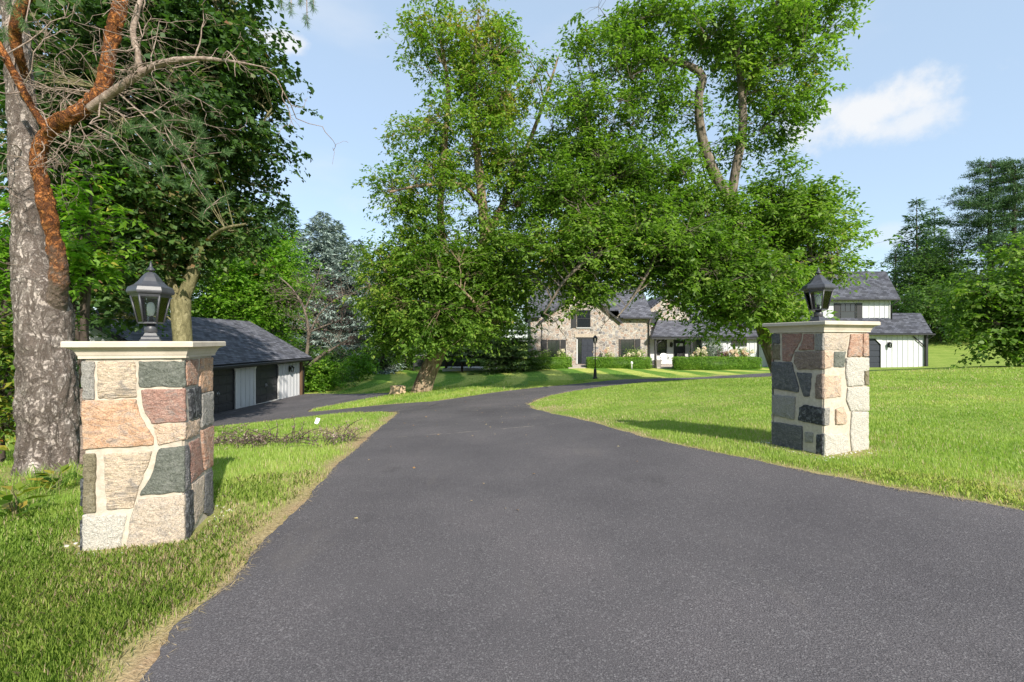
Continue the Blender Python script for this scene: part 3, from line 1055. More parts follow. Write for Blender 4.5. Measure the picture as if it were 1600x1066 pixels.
RIGHT_FRONT = ([(424, 398), (664, 408), (660, 985), (418, 1026)], [
    ([(426, 405), (558, 407), (540, 489), (428, 486)], 'stone_beige'),
    ([(566, 411), (629, 412), (627, 521), (549, 521)], 'granite_pink'),
    ([(636, 412), (664, 413), (663, 520), (633, 520)], 'granite_pink'),
    ([(424, 493), (471, 496), (469, 570), (424, 584)], 'stone_peach'),
    ([(478, 498), (540, 497), (530, 574), (476, 574)], 'stone_green'),
    ([(542, 530), (663, 530), (662, 590), (634, 595), (634, 664), (548, 670), (538, 600)], 'stone_pale'),
    ([(641, 597), (663, 594), (663, 662), (641, 660)], 'stone_olive'),
    ([(423, 613), (514, 621), (510, 724), (423, 738)], 'stone_peach'),
    ([(548, 680), (663, 673), (663, 790), (562, 792), (541, 740)], 'stone_pale'),
    ([(421, 787), (449, 787), (445, 870), (420, 874)], 'stone_grey'),
    ([(482, 792), (520, 777), (538, 820), (534, 860), (483, 866)], 'stone_peach'),
    ([(568, 801), (662, 797), (660, 984), (572, 990), (562, 900)], 'stone_pale'),
    ([(420, 917), (540, 917), (542, 998), (418, 1024)], 'stone_pale')])


def stone_mesh(poly, w, h, rg):
    """poly in face metres (x right, y up); returns V (x, depth, y), F: cushion-edged stone"""
    P = np.array(poly)
    ctr = P.mean(0)
    P = P + unit(P - ctr) * .0055
    out = []
    n = len(P)
    for i in range(n):
        a, b, c = P[i - 1], P[i], P[(i + 1) % n]
        la, lc = np.linalg.norm(a - b), np.linalg.norm(c - b)
        cut = min(.006, .25 * la, .25 * lc)
        out.append(b + (a - b) / la * cut)
        out.append(b + (c - b) / lc * cut)
        if lc > .07:
            m = max(1, int(lc / .035))
            for t in range(1, m + 1):
                s = t / (m + 1)
                q = b + (c - b) * s
                nn = np.array([-(c - b)[1], (c - b)[0]]) / lc
                out.append(q + nn * rg.uniform(-.0045, .0045))
    Q = np.array(out)
    k = len(Q)
    t = rg.uniform(.010, .022)
    sz = np.linalg.norm(Q - ctr, axis=1, keepdims=True)

    def inset(d):
        return ctr + (Q - ctr) * np.maximum(1 - d / sz, .3)
    tilt = rg.uniform(-.012, .012, 2)
    V, F = [], []
    for ring, dep in ((Q, .012), (Q, -(t - .007)), (inset(.006), -(t - .002)), (inset(.022), -t), (inset(.06), -t - .003)):
        for x, y in ring:
            j = rg.uniform(-.0022, .0022) if dep < 0 else 0
            V.append((x, dep - (tilt[0] * (x - ctr[0]) + tilt[1] * (y - ctr[1])) + j, y))
    for r_ in range(4):
        for i in range(k):
            F.append((r_ * k + i, r_ * k + (i + 1) % k, (r_ + 1) * k + (i + 1) % k, (r_ + 1) * k + i))
    V.append((ctr[0], -t - .003, ctr[1]))
    for i in range(k):
        F.append((4 * k + i, 4 * k + (i + 1) % k, 5 * k))
    return V, F


def gate_pillar(label, centre, yaw, w, body, cap_top, faces, seed):
    rg = np.random.default_rng(seed)
    z0 = gz(centre[0], centre[1]) - .06
    root = empty('gate_pillar', (centre[0], centre[1], z0), label, 'pillar', 'stone gate pillars')
    root.rotation_euler = (0, 0, yaw)
    hb = body - z0
    hw = w / 2
    core = MB()
    bm = bmesh.new()
    bmesh.ops.create_cube(bm, size=1)
    for v in bm.verts:
        v.co = (v.co.x * w, v.co.y * w, (v.co.z + .5) * hb)
    bmesh.ops.bevel(bm, geom=[e for e in bm.edges if abs(e.verts[0].co.z - e.verts[1].co.z) > .1], offset=.012, segments=2, affect='EDGES')
    bmesh.ops.subdivide_edges(bm, edges=bm.edges[:], cuts=7, use_grid_fill=True)
    for v in bm.verts:
        v.co += Vector(rg.uniform(-.003, .003, 3))
    core.add([v.co[:] for v in bm.verts], [[q.index for q in f.verts] for f in bm.faces])
    bm.free()
    core.build('mortar', MATS['mortar'], root)
    for fi, (quad, stones) in enumerate(faces):     # front, right, back, left
        a = fi * math.pi / 2
        ca, sa = math.cos(a), math.sin(a)
        for poly, mname in stones:
            uv = quad_uv(poly, quad)
            fp = [((u - .5) * w, (1 - v) * (hb - .07) + .06 if v < .97 else .0) for u, v in uv]
            V, F = stone_mesh(fp, w, hb, rg)
            V = [(x * ca - (y - hw) * sa, x * sa + (y - hw) * ca, z) for x, y, z in V]
            c = np.mean(V, axis=0)
            MB(c).add(V, F).build('stone', MATS[mname], root, tuple(c))
    # moulded cap
    ct = cap_top - z0
    cb = hb
    hcap = ct - cb
    prof = [(.004, 0), (.020, .0), (.020, .14), (.024, .20), (.030, .36), (.042, .52), (.062, .62), (.072, .66), (.080, .67), (.080, .93), (.074, 1.0), (-.30, 1.0)]
    V, F = [], []
    for o_, t in prof:
        e = hw + o_
        z = cb + t * hcap
        V += [(-e, -e, z), (e, -e, z), (e, e, z), (-e, e, z)]
    for j in range(len(prof) - 1):
        for i in range(4):
            F.append((j * 4 + i, j * 4 + (i + 1) % 4, j * 4 + 4 + (i + 1) % 4, j * 4 + 4 + i))
    F.append((3, 2, 1, 0))
    k = (len(prof) - 1) * 4
    F.append((k, k + 1, k + 2, k + 3))
    MB().add(V, F).build('cap', MATS['limestone_cap'], root)
    return root


def pillar_lamp(label, loc, yaw, sr=1.0, s=1.0):
    root = empty('pillar_lamp', loc, label, 'lamp', 'lanterns on the gate pillars', rz=yaw)
    M = MATS['lamp_metal']

    def part(name, prof, mat=M, sides=6, smooth=False, phase=0):
        return MB().lathe([(r * s, z * s) for r, z in prof], (0, 0, 0), sides, smooth, phase).build(name, mat, root)
    part('pedestal', [(.112, 0), (.112, .010), (.098, .016), (.094, .030), (.074, .042), (.060, .060), (.052, .066)], sides=4, phase=math.pi / 4)
    part('neck', [(.046, .066), (.050, .070), (.050, .108), (.046, .112), (.034, .113), (.034, .130)], sides=24, smooth=True)
    part('cage_floor', [(.020, .130), (.098, .131), (.098, .142), (.088, .145)])
    rb, zb, rt, zt = .097, .142, .150, .335
    up = MB()
    for i in range(6):
        a = 2 * math.pi * i / 6
        p0 = np.array([rb * math.cos(a), rb * math.sin(a), zb]) * s
        p1 = np.array([rt * math.cos(a), rt * math.sin(a), zt]) * s
        MB().tube([p0, p1], [.0095 * s, .0095 * s], 4).build('cage_bar', M, root)
        a2 = a + math.pi / 3
        q0 = np.array([rb * math.cos(a2), rb * math.sin(a2), zb]) * s
        q1 = np.array([rt * math.cos(a2), rt * math.sin(a2), zt]) * s
        f = .965
        c = lambda p: np.array([p[0] * f, p[1] * f, p[2]])
        nrm = np.cross(q0 - p0, p1 - p0)
        nrm = nrm / np.linalg.norm(nrm) * .003
        MB().prism([c(p0), c(q0), c(q1), c(p1)], nrm).build('pane', MATS['glass_clear'], root)
    part('cage_rim', [(.140, .326), (.150, .326), (.156, .338), (.160, .352), (.120, .352), (.118, .330)])
    part('lamp_roof', [(.150, .350), (.176, .351), (.184, .362), (.184, .372), (.172, .398), (.128, .418), (.098, .442), (.076, .470), (.050, .498), (.030, .512), (.012, .514)])
    part('finial', [(.012, .510), (.014, .520), (.030, .526), (.034, .533), (.026, .540), (.015, .552), (.010, .568), (.011, .574), (.007, .580), (.002, .598)], sides=16, smooth=True)
    part('socket', [(.018, .145), (.018, .185), (.012, .188)], sides=16, smooth=True)
    part('bulb', [(.013, .186), (.024, .200), (.031, .225), (.031, .262), (.022, .285), (.006, .292)], MATS['bulb_white'], 16, True)
    for ch in root.children:
        ch.data.transform(__import__('mathutils').Matrix.Diagonal((sr / s, sr / s, 1, 1)))
    return root


gate_pillar('stone gate pillar with big pink and tan blocks beside the pine trunk', (-2.664, 3.39), R(16.9), .575, 1.282, 1.398, [LEFT_FRONT, LEFT_SIDE, RIGHT_FRONT, RIGHT_SIDE], 5)
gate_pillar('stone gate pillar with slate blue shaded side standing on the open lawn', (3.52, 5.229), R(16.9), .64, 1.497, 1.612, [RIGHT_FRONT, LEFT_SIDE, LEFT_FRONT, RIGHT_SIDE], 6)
pillar_lamp('dark metal lantern on the pillar beside the pine trunk', (-2.69, 3.39, 1.398), R(16.9 + 17), .78, 1.0)
pillar_lamp('dark metal lantern on the pillar standing on the open lawn', (3.52, 5.229, 1.612), R(16.9), .92, 1.07)

# ------------------------------------------------------------------ buildings
def roof_plane(name, p0, p1, p2, p3, thick, mat, parent, org, lift=(0, 0, 1)):
    """p0->p1 along the eave, p3/p2 above; a slab with real thickness and shingle UVs"""
    P = [np.array(p, float) for p in (p0, p1, p2, p3)]
    n = np.cross(P[1] - P[0], P[3] - P[0])
    n = n / np.linalg.norm(n)
    if n[2] < 0:
        n = -n
    Q = [p + n * thick for p in P]
    V = [tuple(p - np.array(org)) for p in P + Q]
    F = [(0, 1, 2, 3), (4, 5, 6, 7), (0, 1, 5, 4), (1, 2, 6, 5), (2, 3, 7, 6), (3, 0, 4, 7)]
    me = bpy.data.meshes.new(name)
    me.from_pydata(V, [], F)
    me.update()
    bm = bmesh.new()
    bm.from_mesh(me)
    bmesh.ops.recalc_face_normals(bm, faces=bm.faces[:])
    uv = bm.loops.layers.uv.new('UVMap')
    eu = P[1] - P[0]
    eu = eu / np.linalg.norm(eu)
    ev = np.cross(n, eu)
    for f in bm.faces:
        for lp in f.loops:
            c = np.array(lp.vert.co) + np.array(org) - P[0]
            lp[uv].uv = (c @ eu, c @ ev)
    bm.to_mesh(me)
    bm.free()
    return link(name, me, mat, parent)


class House:
    def __init__(self, name, org, label, cat):
        self.o = np.array(org, float)
        self.root = empty(name, org, label, cat)

    def box(self, name, x0, x1, y0, y1, z0, z1, mat, parent=None, bev=0):
        return MB(self.o).box(x0, x1, y0, y1, z0, z1, bev).build(name, MATS[mat], parent or self.root)

    def prism(self, name, poly, off, mat, parent=None):
        return MB(self.o).prism(poly, off).build(name, MATS[mat], parent or self.root)

    def tube(self, name, pts, r, mat, parent=None, sides=8):
        return MB(self.o).tube(pts, [r] * len(pts), sides).build(name, MATS[mat], parent or self.root)

    def roof(self, name, *p, thick=.09, mat='shingles', parent=None):
        return roof_plane(name, *p, thick, MATS[mat], parent or self.root, self.o)

    def window(self, x0, x1, z0, z1, y, shutters=0, cols=3, rows=2, trim='black_trim', side=1, sill=True):
        """window in a wall whose outside faces -Y at y"""
        w = MB(self.o)
        t = .06
        w.box(x0, x1, y - .05, y + .02, z0, z0 + t).box(x0, x1, y - .05, y + .02, z1 - t, z1)
        w.box(x0, x0 + t, y - .05, y + .02, z0 + t, z1 - t).box(x1 - t, x1, y - .05, y + .02, z0 + t, z1 - t)
        f = w.build('window', MATS[trim], self.root)
        self.box('pane', x0 + t, x1 - t, y - .012, y - .004, z0 + t, z1 - t, 'window_glass', f)
        zm = (z0 + z1) / 2
        self.box('sash_rail', x0 + t, x1 - t, y - .045, y - .013, zm - .025, zm + .025, trim, f)
        for i in range(1, cols):
            xx = x0 + (x1 - x0) * i / cols
            self.box('muntin', xx - .012, xx + .012, y - .034, y - .013, zm + .025, z1 - t, trim, f)
        if sill:
            self.box('sill', x0 - .06, x1 + .06, y - .10, y + .02, z0 - .07, z0 - .003, 'white_trim', f)
        for sx in ((-1, 1) if shutters == 2 else (shutters,) if shutters else ()):
            a = x0 - .50 if sx < 0 else x1 + .06
            sh = self.box('shutter', a, a + .44, y - .055, y - .004, z0 - .02, z1 + .02, 'black_trim', f)
        return f

    def battens(self, wall, x0, x1, y, z0f, z1f, step=.42, w=.05, skip=()):
        """upright battens on a wall facing -Y; z0f, z1f give the foot and the head at x"""
        x = x0 + step / 2
        cache = {}
        while x < x1:
            z0, z1 = z0f(x), z1f(x)
            for (a, b, c, d) in skip:
                if a - .06 < x < b + .06:
                    if d + .02 < z1:
                        z0 = max(z0, d + .02)
                    else:
                        z1 = min(z1, c)
            if z1 - z0 > .15:
                key = round(z1 - z0, 2)
                if key not in cache:
                    cache[key] = MB().box(-w / 2, w / 2, -.028, 0, 0, z1 - z0).build('batten', MATS['white_boards'], wall, (x - self.o[0], y - .001 - self.o[1], z0 - self.o[2])).data
                else:
                    link('batten', cache[key], None, wall, (x - self.o[0], y - .001 - self.o[1], z0 - self.o[2]))
            x += step


def wall_lantern(label, p, rz, s=1.0):
    root = empty('wall_lantern', p, label, 'lantern', 'black wall lanterns', rz=rz)
    M = MATS['black_trim']
    MB().box(-.05 * s, .05 * s, -.02 * s, 0, -.16 * s, .10 * s).build('back_plate', M, root)
    MB().tube([(0, -.02 * s, .06 * s), (0, -.08 * s, .11 * s), (0, -.13 * s, .08 * s)], [.012 * s] * 3, 6).build('arm', M, root)
    c = (0, -.13 * s, 0)
    MB().lathe([(.05 * s, -.16 * s), (.08 * s, .02 * s), (.078 * s, .02 * s), (.048 * s, -.155 * s)], c, 6, False).build('glass_body', MATS['glass_clear'], root)
    for i in range(6):
        a = i * math.pi / 3
        MB().tube([(.05 * s * math.cos(a), c[1] + .05 * s * math.sin(a), -.16 * s), (.08 * s * math.cos(a), c[1] + .08 * s * math.sin(a), .02 * s)], [.007 * s] * 2, 4).build('bar', M, root)
    MB().lathe([(.092 * s, .02 * s), (.09 * s, .035 * s), (.03 * s, .085 * s), (.008 * s, .12 * s)], c, 6, False).build('cap', M, root)
    MB().lathe([(.02 * s, -.20 * s), (.056 * s, -.175 * s), (.056 * s, -.16 * s)], c, 6, False).build('base', M, root)
    return root


def garage():
    """detached garage: doors in a wall that faces +X"""
    gx, y0, y1 = -12.2, 16.2, 26.3
    g = -1.66
    H = House('detached_garage', (gx - 3, (y0 + y1) / 2, g), 'white board garage with black doors and shingled roof behind the pillar', 'garage')
    top = .62
    xr, xe, ze, zr = -15.4, -11.75, .38, 2.48
    xb = 2 * xr - xe
    # walls
    doors = [(17.75, 20.15), (21.5, 23.85)]
    dt = .36
    segs = [(y0, doors[0][0]), (doors[0][1], doors[1][0]), (doors[1][1], y1)]
    front = None
    m = MB(H.o)
    for a, b in segs:
        m.box(gx - .16, gx, a, b, g - .3, dt + .03)
    m.box(gx - .16, gx, y0, y1, dt + .03, top)
    front = m.build('front_wall', MATS['white_boards'], H.root)
    for yy in (y1,):
        m = MB(H.o)
        m.prism([(gx - .16, yy - .16, g - .3), (-18.6, yy - .16, g - .3), (-18.6, yy - .16, top), (xr, yy - .16, 2.36), (gx - .16, yy - .16, top)], (0, .16, 0))
        m.build('gable_wall', MATS['white_boards'], H.root)
    m = MB(H.o)
    m.prism([(gx - .16, y0, g - .3), (-18.6, y0, g - .3), (-18.6, y0, top), (xr, y0, 2.36), (gx - .16, y0, top)], (0, .16, 0))
    m.build('gable_wall', MATS['white_boards'], H.root)
    H.box('back_wall', -18.6, -18.44, y0 + .16, y1 - .16, g - .3, top, 'white_boards')
    # battens on the piers, sharing one mesh
    bm_ = None
    for a, b in segs:
        n = max(1, int((b - a - .3) / .33))
        for i in range(n):
            yy = a + .15 + (b - a - .3) * (i + .5) / n
            if bm_ is None:
                bm_ = MB().box(0, .026, -.022, .022, 0, 2.0).build('batten', MATS['white_boards'], front, (gx + .001 - H.o[0], yy - H.o[1], 0)).data
            else:
                link('batten', bm_, None, front, (gx + .001 - H.o[0], yy - H.o[1], 0))
    for a, b in doors:
        d = H.box('garage_door', gx - .13, gx - .10, a + .02, b - .02, g, dt, 'garage_door')
        npn = 5
        hh = (dt - g) / npn
        for k in range(npn):
            H.box('panel', gx - .10, gx - .072, a + .03, b - .03, g + k * hh + .012, g + (k + 1) * hh - .012, 'garage_door', d, bev=.008)
            for q in range(4):
                wq = (b - a - .2) / 4
                qa = a + .1 + q * wq
                H.box('raised_panel', gx - .074, gx - .062, qa + .06, qa + wq - .06, g + k * hh + .09, g + (k + 1) * hh - .09, 'garage_door', d, bev=.006)
        H.tube('handle', [(gx - .06, (a + b) / 2 - .05, g + .75), (gx - .03, (a + b) / 2 - .05, g + .85), (gx - .06, (a + b) / 2 - .05, g + .95)], .012, 'steel', d)
        H.tube('handle', [(gx - .06, (a + b) / 2 + .05, g + .75), (gx - .03, (a + b) / 2 + .05, g + .85), (gx - .06, (a + b) / 2 + .05, g + .95)], .012, 'steel', d)
        # white casing with cut corners
        for s, yy in ((1, a), (-1, b)):
            H.prism('door_casing', [(gx + .004, yy, g), (gx + .004, yy, dt + .02), (gx + .004, yy + s * .34, dt + .02), (gx + .004, yy + s * .34, dt - .04), (gx + .004, yy + s * .10, dt - .30), (gx + .004, yy + s * .10, g)], (.035, 0, 0), 'white_trim')
        H.box('threshold', gx - .1, gx + .05, a + .1, b - .1, g - .05, g + .035, 'concrete')
    H.box('corner_post', gx + .002, gx + .12, y1 - .16, y1 - .02, g - .2, top - .1, 'brown_wood')
    H.box('corner_post', gx - .02, gx + .05, y1 + .003, y1 + .1, g - .2, top - .1, 'black_trim')
    # roof
    e0, e1 = y0 - .35, y1 + .35
    H.roof('roof', (xe, e0, ze), (xe, e1, ze), (xr, e1, zr), (xr, e0, zr))
    H.roof('roof', (xb, e0, ze), (xb, e1, ze), (xr - .003, e1, zr), (xr - .003, e0, zr))
    H.box('fascia', xe - .03, xe + .012, e0, e1, ze - .15, ze - .004, 'black_trim')
    H.prism('rake_board', [(xe, e1 + .002, ze - .10), (xe, e1 + .002, ze + .05), (xr, e1 + .002, zr + .05), (xr, e1 + .002, zr - .12)], (0, .035, 0), 'black_trim')
    H.prism('rake_board', [(xe, e0 - .037, ze - .10), (xe, e0 - .037, ze + .05), (xr, e0 - .037, zr + .05), (xr, e0 - .037, zr - .12)], (0, .035, 0), 'black_trim')
    H.box('soffit', gx, xe - .03, y0, y1, ze - .03, ze - .005, 'black_trim')
    H.box('gutter', xe + .013, xe + .12, e0, e1, ze - .10, ze + .012, 'black_trim', bev=.02)
    H.tube('downspout', [(xe + .06, e1 - .1, ze - .08), (xe - .15, y1 + .14, ze - .35), (gx + .10, y1 + .14, ze - .45), (gx + .10, y1 + .14, g)], .045, 'black_trim')
    wall_lantern('black lantern on the white garage wall beside the corner post', (gx + .012, 24.9, -.08), R(90), 1.25)


garage()


def house():
    g = -.86
    H = House('house', (16, 39, g), 'long stone and white board house with grey shingled roofs', 'house')
    b = H.box
    # --- stone house, front at y = 39
    yF = 39.0
    xL, xR = 1.6, 11.85
    eave = 3.45
    gl, gr, gpk = 2.55, 9.1, (5.9, 5.75)
    m = MB(H.o)
    m.box(xL, xR, yF + .004, yF + .4, g - .5, eave)
    m.box(xR - .4, xR, yF + .4, 47, g - .5, eave).box(xL, xL + .4, yF + .4, 47, g - .5, eave).box(xL + .4, xR - .4, 46.6, 47, g - .5, eave)
    wall = m.build('stone_wall', MATS['fieldstone'], H.root)
    MB(H.o).prism([(gl, yF - .12, g - .5), (gr, yF - .12, g - .5), (gr, yF - .12, 3.05), (gpk[0], yF - .12, gpk[1]), (gl, yF - .12, 3.05)], (0, .5, 0)).build('gable_wall', MATS['fieldstone'], H.root)
    MB(H.o).prism([(xR - .004, yF + .05, eave), (xR - .004, 46.9, eave), (xR - .004, 43, 6.9)], (-.3, 0, 0)).build('gable_wall', MATS['fieldstone'], H.root)
    # main roof: ridge along x at y = 43
    sl = (7.0 - (eave - .12)) / (43 - (yF - .35))
    for a, c, ye in ((xL - .3, gl - .1, yF - .35), (gl - .097, gr + .097, yF + .40), (gr + .1, xR + .15, yF - .35)):
        ze = eave - .12 + sl * (ye - (yF - .35))
        H.roof('main_roof', (a, ye, ze), (c, ye, ze), (c, 43, 7.0), (a, 43, 7.0), mat='shingles')
    H.roof('main_roof', (xL - .3, 47.35, eave - .12), (xR + .15, 47.35, eave - .12), (xR + .15, 43.003, 7.0), (xL - .3, 43.003, 7.0), mat='shingles')
    # front gable roof
    s = (gpk[1] - 3.05) / (gr - gpk[0])
    for sx, xe in ((-1, gl - .25), (1, gr + .25)):
        z_e = 3.05 - .25 * s + .08
        H.roof('gable_roof', (xe, yF - .35, z_e), (xe, 42.8, z_e), (gpk[0] + sx * .003, 42.8, gpk[1] + .1), (gpk[0] + sx * .003, yF - .35, gpk[1] + .1))
        H.prism('rake_board', [(xe, yF - .355, z_e - .1), (xe, yF - .355, z_e + .10), (gpk[0], yF - .355, gpk[1] + .21), (gpk[0], yF - .355, gpk[1] - .02)], (0, -.03, 0), 'black_trim')
    b('gutter', gr + .3, xR + .1, yF - .46, yF - .36, eave - .18, eave - .06, 'black_trim', bev=.02)
    H.tube('downspout', [(11.7, yF - .40, eave - .16), (11.7, yF - .10, eave - .5), (11.7, yF - .10, -.2), (11.55, yF - .12, -.35), (11.55, yF - .12, g - .05)], .05, 'black_trim')
    y = yF - .12
    H.window(5.55, 6.70, 2.55, 4.05, y, -1, 3)
    f = H.window(3.05, 4.10, -.25, 1.50, yF - .12, 2, 3)
    H.window(8.55 + .75, 8.55 + 1.95, -.25, 1.55, yF + .004, 2, 3)
    # front door with sidelight
    d = b('front_door', 5.95, 6.95, y - .05, y - .006, -.55, 1.55, 'blue_door')
    for k in range(4):
        for q in range(2):
            b('panel', 6.05 + q * .42, 6.42 + q * .42, y - .065, y - .05, -.45 + k * .49, -.05 + k * .49, 'blue_door', d, bev=.01)
    H.tube('handle', [(6.85, y - .07, .35), (6.85, y - .10, .45), (6.85, y - .07, .55)], .015, 'brass_warm', d)
    b('sidelight', 5.62, 5.92, y - .035, y - .006, -.55, 1.55, 'window_glass')
    b('door_frame', 5.55, 7.05, y - .05, y - .003, 1.56, 1.70, 'black_trim')
    b('door_frame', 5.50, 5.60, y - .05, y - .003, -.55, 1.56, 'white_trim')
    b('door_lintel', 5.35, 7.2, y - .06, y - .003, 1.72, 2.02, 'stone_beige')
    b('porch_step', 5.0, 7.6, yF - 1.3, yF - .13, g - .2, -.62, 'paving', bev=.02)
    b('porch_step', 4.6, 8.0, yF - 1.9, yF - 1.31, g - .2, -.76, 'paving', bev=.02)
    # --- upper stone gable at the east end, set back
    MB(H.o).prism([(11.90, 40.6, g), (15.8, 40.6, g), (15.8, 40.6, 3.9), (13.9, 40.6, 5.4), (11.90, 40.6, 3.9)], (0, .4, 0)).build('back_gable_wall', MATS['fieldstone'], H.root)
    H.roof('back_gable_roof', (11.6, 40.3, 3.75), (11.6, 46, 3.75), (13.9, 46, 5.5), (13.9, 40.3, 5.5))
    H.roof('back_gable_roof', (16.1, 40.3, 3.75), (16.1, 46, 3.75), (13.903, 46, 5.5), (13.903, 40.3, 5.5))
    H.window(12.45, 13.05, 2.75, 4.0, 40.6, -1, 2)
    # --- porch wing: recessed white wall at y 40, roof eave at y 38.4
    eL, eR, eY, eZ = 11.75, 21.5, 38.3, 1.70
    rY, rZ = 42.5, 4.35
    H.roof('porch_roof', (eL, eY, eZ), (eR, eY, eZ), (eR, rY, rZ), (eL + 2.25, rY, rZ), mat='shingles')
    b('fascia', eL, eR, eY - .02, eY + .02, eZ - .16, eZ - .004, 'black_trim')
    H.prism('rake_board', [(eL - .03, eY, eZ - .08), (eL - .03, eY, eZ + .10), (eL + 2.22, rY, rZ + .10), (eL + 2.22, rY, rZ - .1)], (.03, 0, 0), 'black_trim')
    wy = 40.0
    MB(H.o).box(11.86, 16.2, wy, wy + .2, g - .3, 2.4).build('porch_wall', MATS['white_trim'], H.root)
    b('porch_ceiling', 11.86, 16.2, eY + .03, wy - .003, 1.62, 1.66, 'white_trim')
    b('porch_floor', 11.86, 16.2, 38.35, wy - .003, g - .3, -.62, 'paving', bev=.02)
    b('porch_step', 12.0, 16.6, 37.7, 38.347, g - .3, -.76, 'paving', bev=.02)
    b('porch_post', 12.05, 12.20, 38.42, 38.57, -.62, 1.55, 'black_trim')
    H.tube('post_bracket', [(12.15, 38.5, .85), (12.35, 38.5, 1.25), (12.85, 38.5, 1.56)], .05, 'black_trim', sides=4)
    b('porch_post', 15.1, 15.25, 38.42, 38.57, -.62, 1.55, 'black_trim')
    H.window(12.75, 13.6, .15, 1.5, wy, 0, 2, sill=False)
    d = b('porch_door', 14.2, 15.2, wy - .05, wy - .004, -.6, 1.5, 'black_trim')
    b('door_pane', 14.4, 15.0, wy - .06, wy - .05, .95, 1.2, 'white_plastic', d)
    for k in range(2):
        for q in range(2):
            b('panel', 14.3 + q * .42, 14.68 + q * .42, wy - .062, wy - .05, -.45 + k * .62, .08 + k * .62, 'black_trim', d, bev=.01)
    H.tube('handle', [(15.08, wy - .07, .30), (15.08, wy - .1, .36), (15.08, wy - .07, .42)], .015, 'steel', d)
    wall_lantern('black lantern hanging beside the porch door', (13.95, wy - .01, 1.15), 0, 1.5)
    # --- white board wing
    wy2 = 38.7
    wing = MB(H.o).box(16.21, 26, wy2, wy2 + .25, g - .4, 1.7).build('board_wall', MATS['white_boards'], H.root)
    wskip = [(18.6, 20.0, .9, 1.48), (21.75, 22.7, -.8, 1.35)]
    H.battens(wing, 16.3, 26, wy2, lambda x: g - .3, lambda x: 1.6, .46, .06, wskip)
    f = H.window(18.65, 19.95, .95, 1.45, wy2, 0, 3, sill=False)
    b('side_door', 21.8, 22.65, wy2 - .045, wy2 - .004, -.75, 1.3, 'blue_door')
    b('side_door_frame', 21.68, 21.79, wy2 - .04, wy2 - .004, -.8, 1.42, 'white_trim')
    H.tube('downspout', [(20.9, eY + .06, eZ - .12), (20.9, wy2 - .06, eZ - .35), (20.9, wy2 - .06, g)], .05, 'black_trim')
    H.roof('wing_roof', (eR + .003, eY, eZ), (27.2, eY, eZ), (27.2, rY, rZ), (eR + .003, rY, rZ), mat='shingles')
    b('back_wall', 15.9, 27, 46.4, 46.6, g, 2.0, 'white_boards')
    H.roof('wing_roof', (eL + 2.25, 46.7, eZ), (27.2, 46.7, eZ), (27.2, rY + .003, rZ), (eL + 2.25, rY + .003, rZ), mat='shingles')
    # --- two-storey garage wing
    ux0, ux1, uy = 22.6, 30.35, 36.2
    up = MB(H.o).box(ux0, ux1, uy + .35, uy + .6, 1.9, 4.72).build('upper_wall', MATS['white_boards'], H.root)
    uskip = [(25.65, 28.25, 3.05, 4.48), (22.7, 24.6, 3.05, 4.48)]
    H.battens(up, ux0, ux1, uy + .35, lambda x: 1.95, lambda x: 4.66, .42, .055, uskip)
    H.window(26.35, 27.6, 3.12, 4.42, uy + .35, 2, 3, sill=False)
    H.window(22.75, 24.0, 3.12, 4.42, uy + .35, 1, 3, sill=False)
    b('corner_board', ux1 - .08, ux1 + .02, uy + .29, uy + .349, 1.95, 4.66, 'white_trim')
    MB(H.o).prism([(ux1 - .25, uy + .6, 1.9), (ux1 - .25, 41.4, 1.9), (ux1 - .25, 41.4, 4.7), (ux1 - .25, 37.7, 6.9), (ux1 - .25, uy + .6, 5.0)], (.25, 0, 0)).build('upper_end_wall', MATS['white_boards'], H.root)
    H.roof('upper_roof', (ux0 - .3, uy - .1, 4.70), (ux1 + .4, uy - .1, 4.70), (ux1 + .55, 37.7, 7.1), (ux0 - .3, 37.7, 7.1), mat='shingles_dark')
    H.roof('upper_roof', (ux0 - .3, 41.6, 4.70), (ux1 + .4, 41.6, 4.70), (ux1 + .55, 37.703, 7.1), (ux0 - .3, 37.703, 7.1), mat='shingles_dark')
    b('gutter', ux0 - .3, ux1 + .4, uy - .22, uy - .11, 4.62, 4.74, 'black_trim', bev=.02)
    H.tube('downspout', [(ux1 + .25, uy - .12, 4.6), (ux1 + .05, uy + .25, 4.25), (ux1 + .05, uy + .25, 2.6)], .05, 'black_trim')
    # lower front with garage door
    lx1 = 32.6
    ly = 36.0
    low = MB(H.o)
    dx0, dx1, dz1 = 26.6, 29.25, 1.55
    low.box(22.6, dx0, ly, ly + .25, g - .3, 2.0).box(dx1, lx1, ly, ly + .25, g - .3, 2.0).box(dx0, dx1, ly, ly + .25, dz1 + .05, 2.0)
    lw = low.build('lower_wall', MATS['white_boards'], H.root)
    H.battens(lw, 29.45, lx1, ly, lambda x: g - .2, lambda x: 1.9, .42, .055)
    H.battens(lw, 22.8, 26.4, ly, lambda x: g - .2, lambda x: 1.9, .42, .055)
    d = b('garage_door', dx0, dx1, ly + .08, ly + .12, g + .1, dz1 + .05, 'blue_door')
    for k in range(5):
        hh = (dz1 - g - .1) / 5
        b('panel', dx0 + .02, dx1 - .02, ly + .05, ly + .08, g + .1 + k * hh + .015, g + .1 + (k + 1) * hh - .015, 'blue_door', d, bev=.01)
    for s, xx in ((1, dx0), (-1, dx1)):
        H.prism('door_casing', [(xx, ly - .004, g), (xx, ly - .004, dz1 + .05), (xx + s * .5, ly - .004, dz1 + .05), (xx + s * .5, ly - .004, dz1 - .03), (xx + s * .10, ly - .004, dz1 - .42), (xx + s * .10, ly - .004, g)], (0, -.035, 0), 'white_trim')
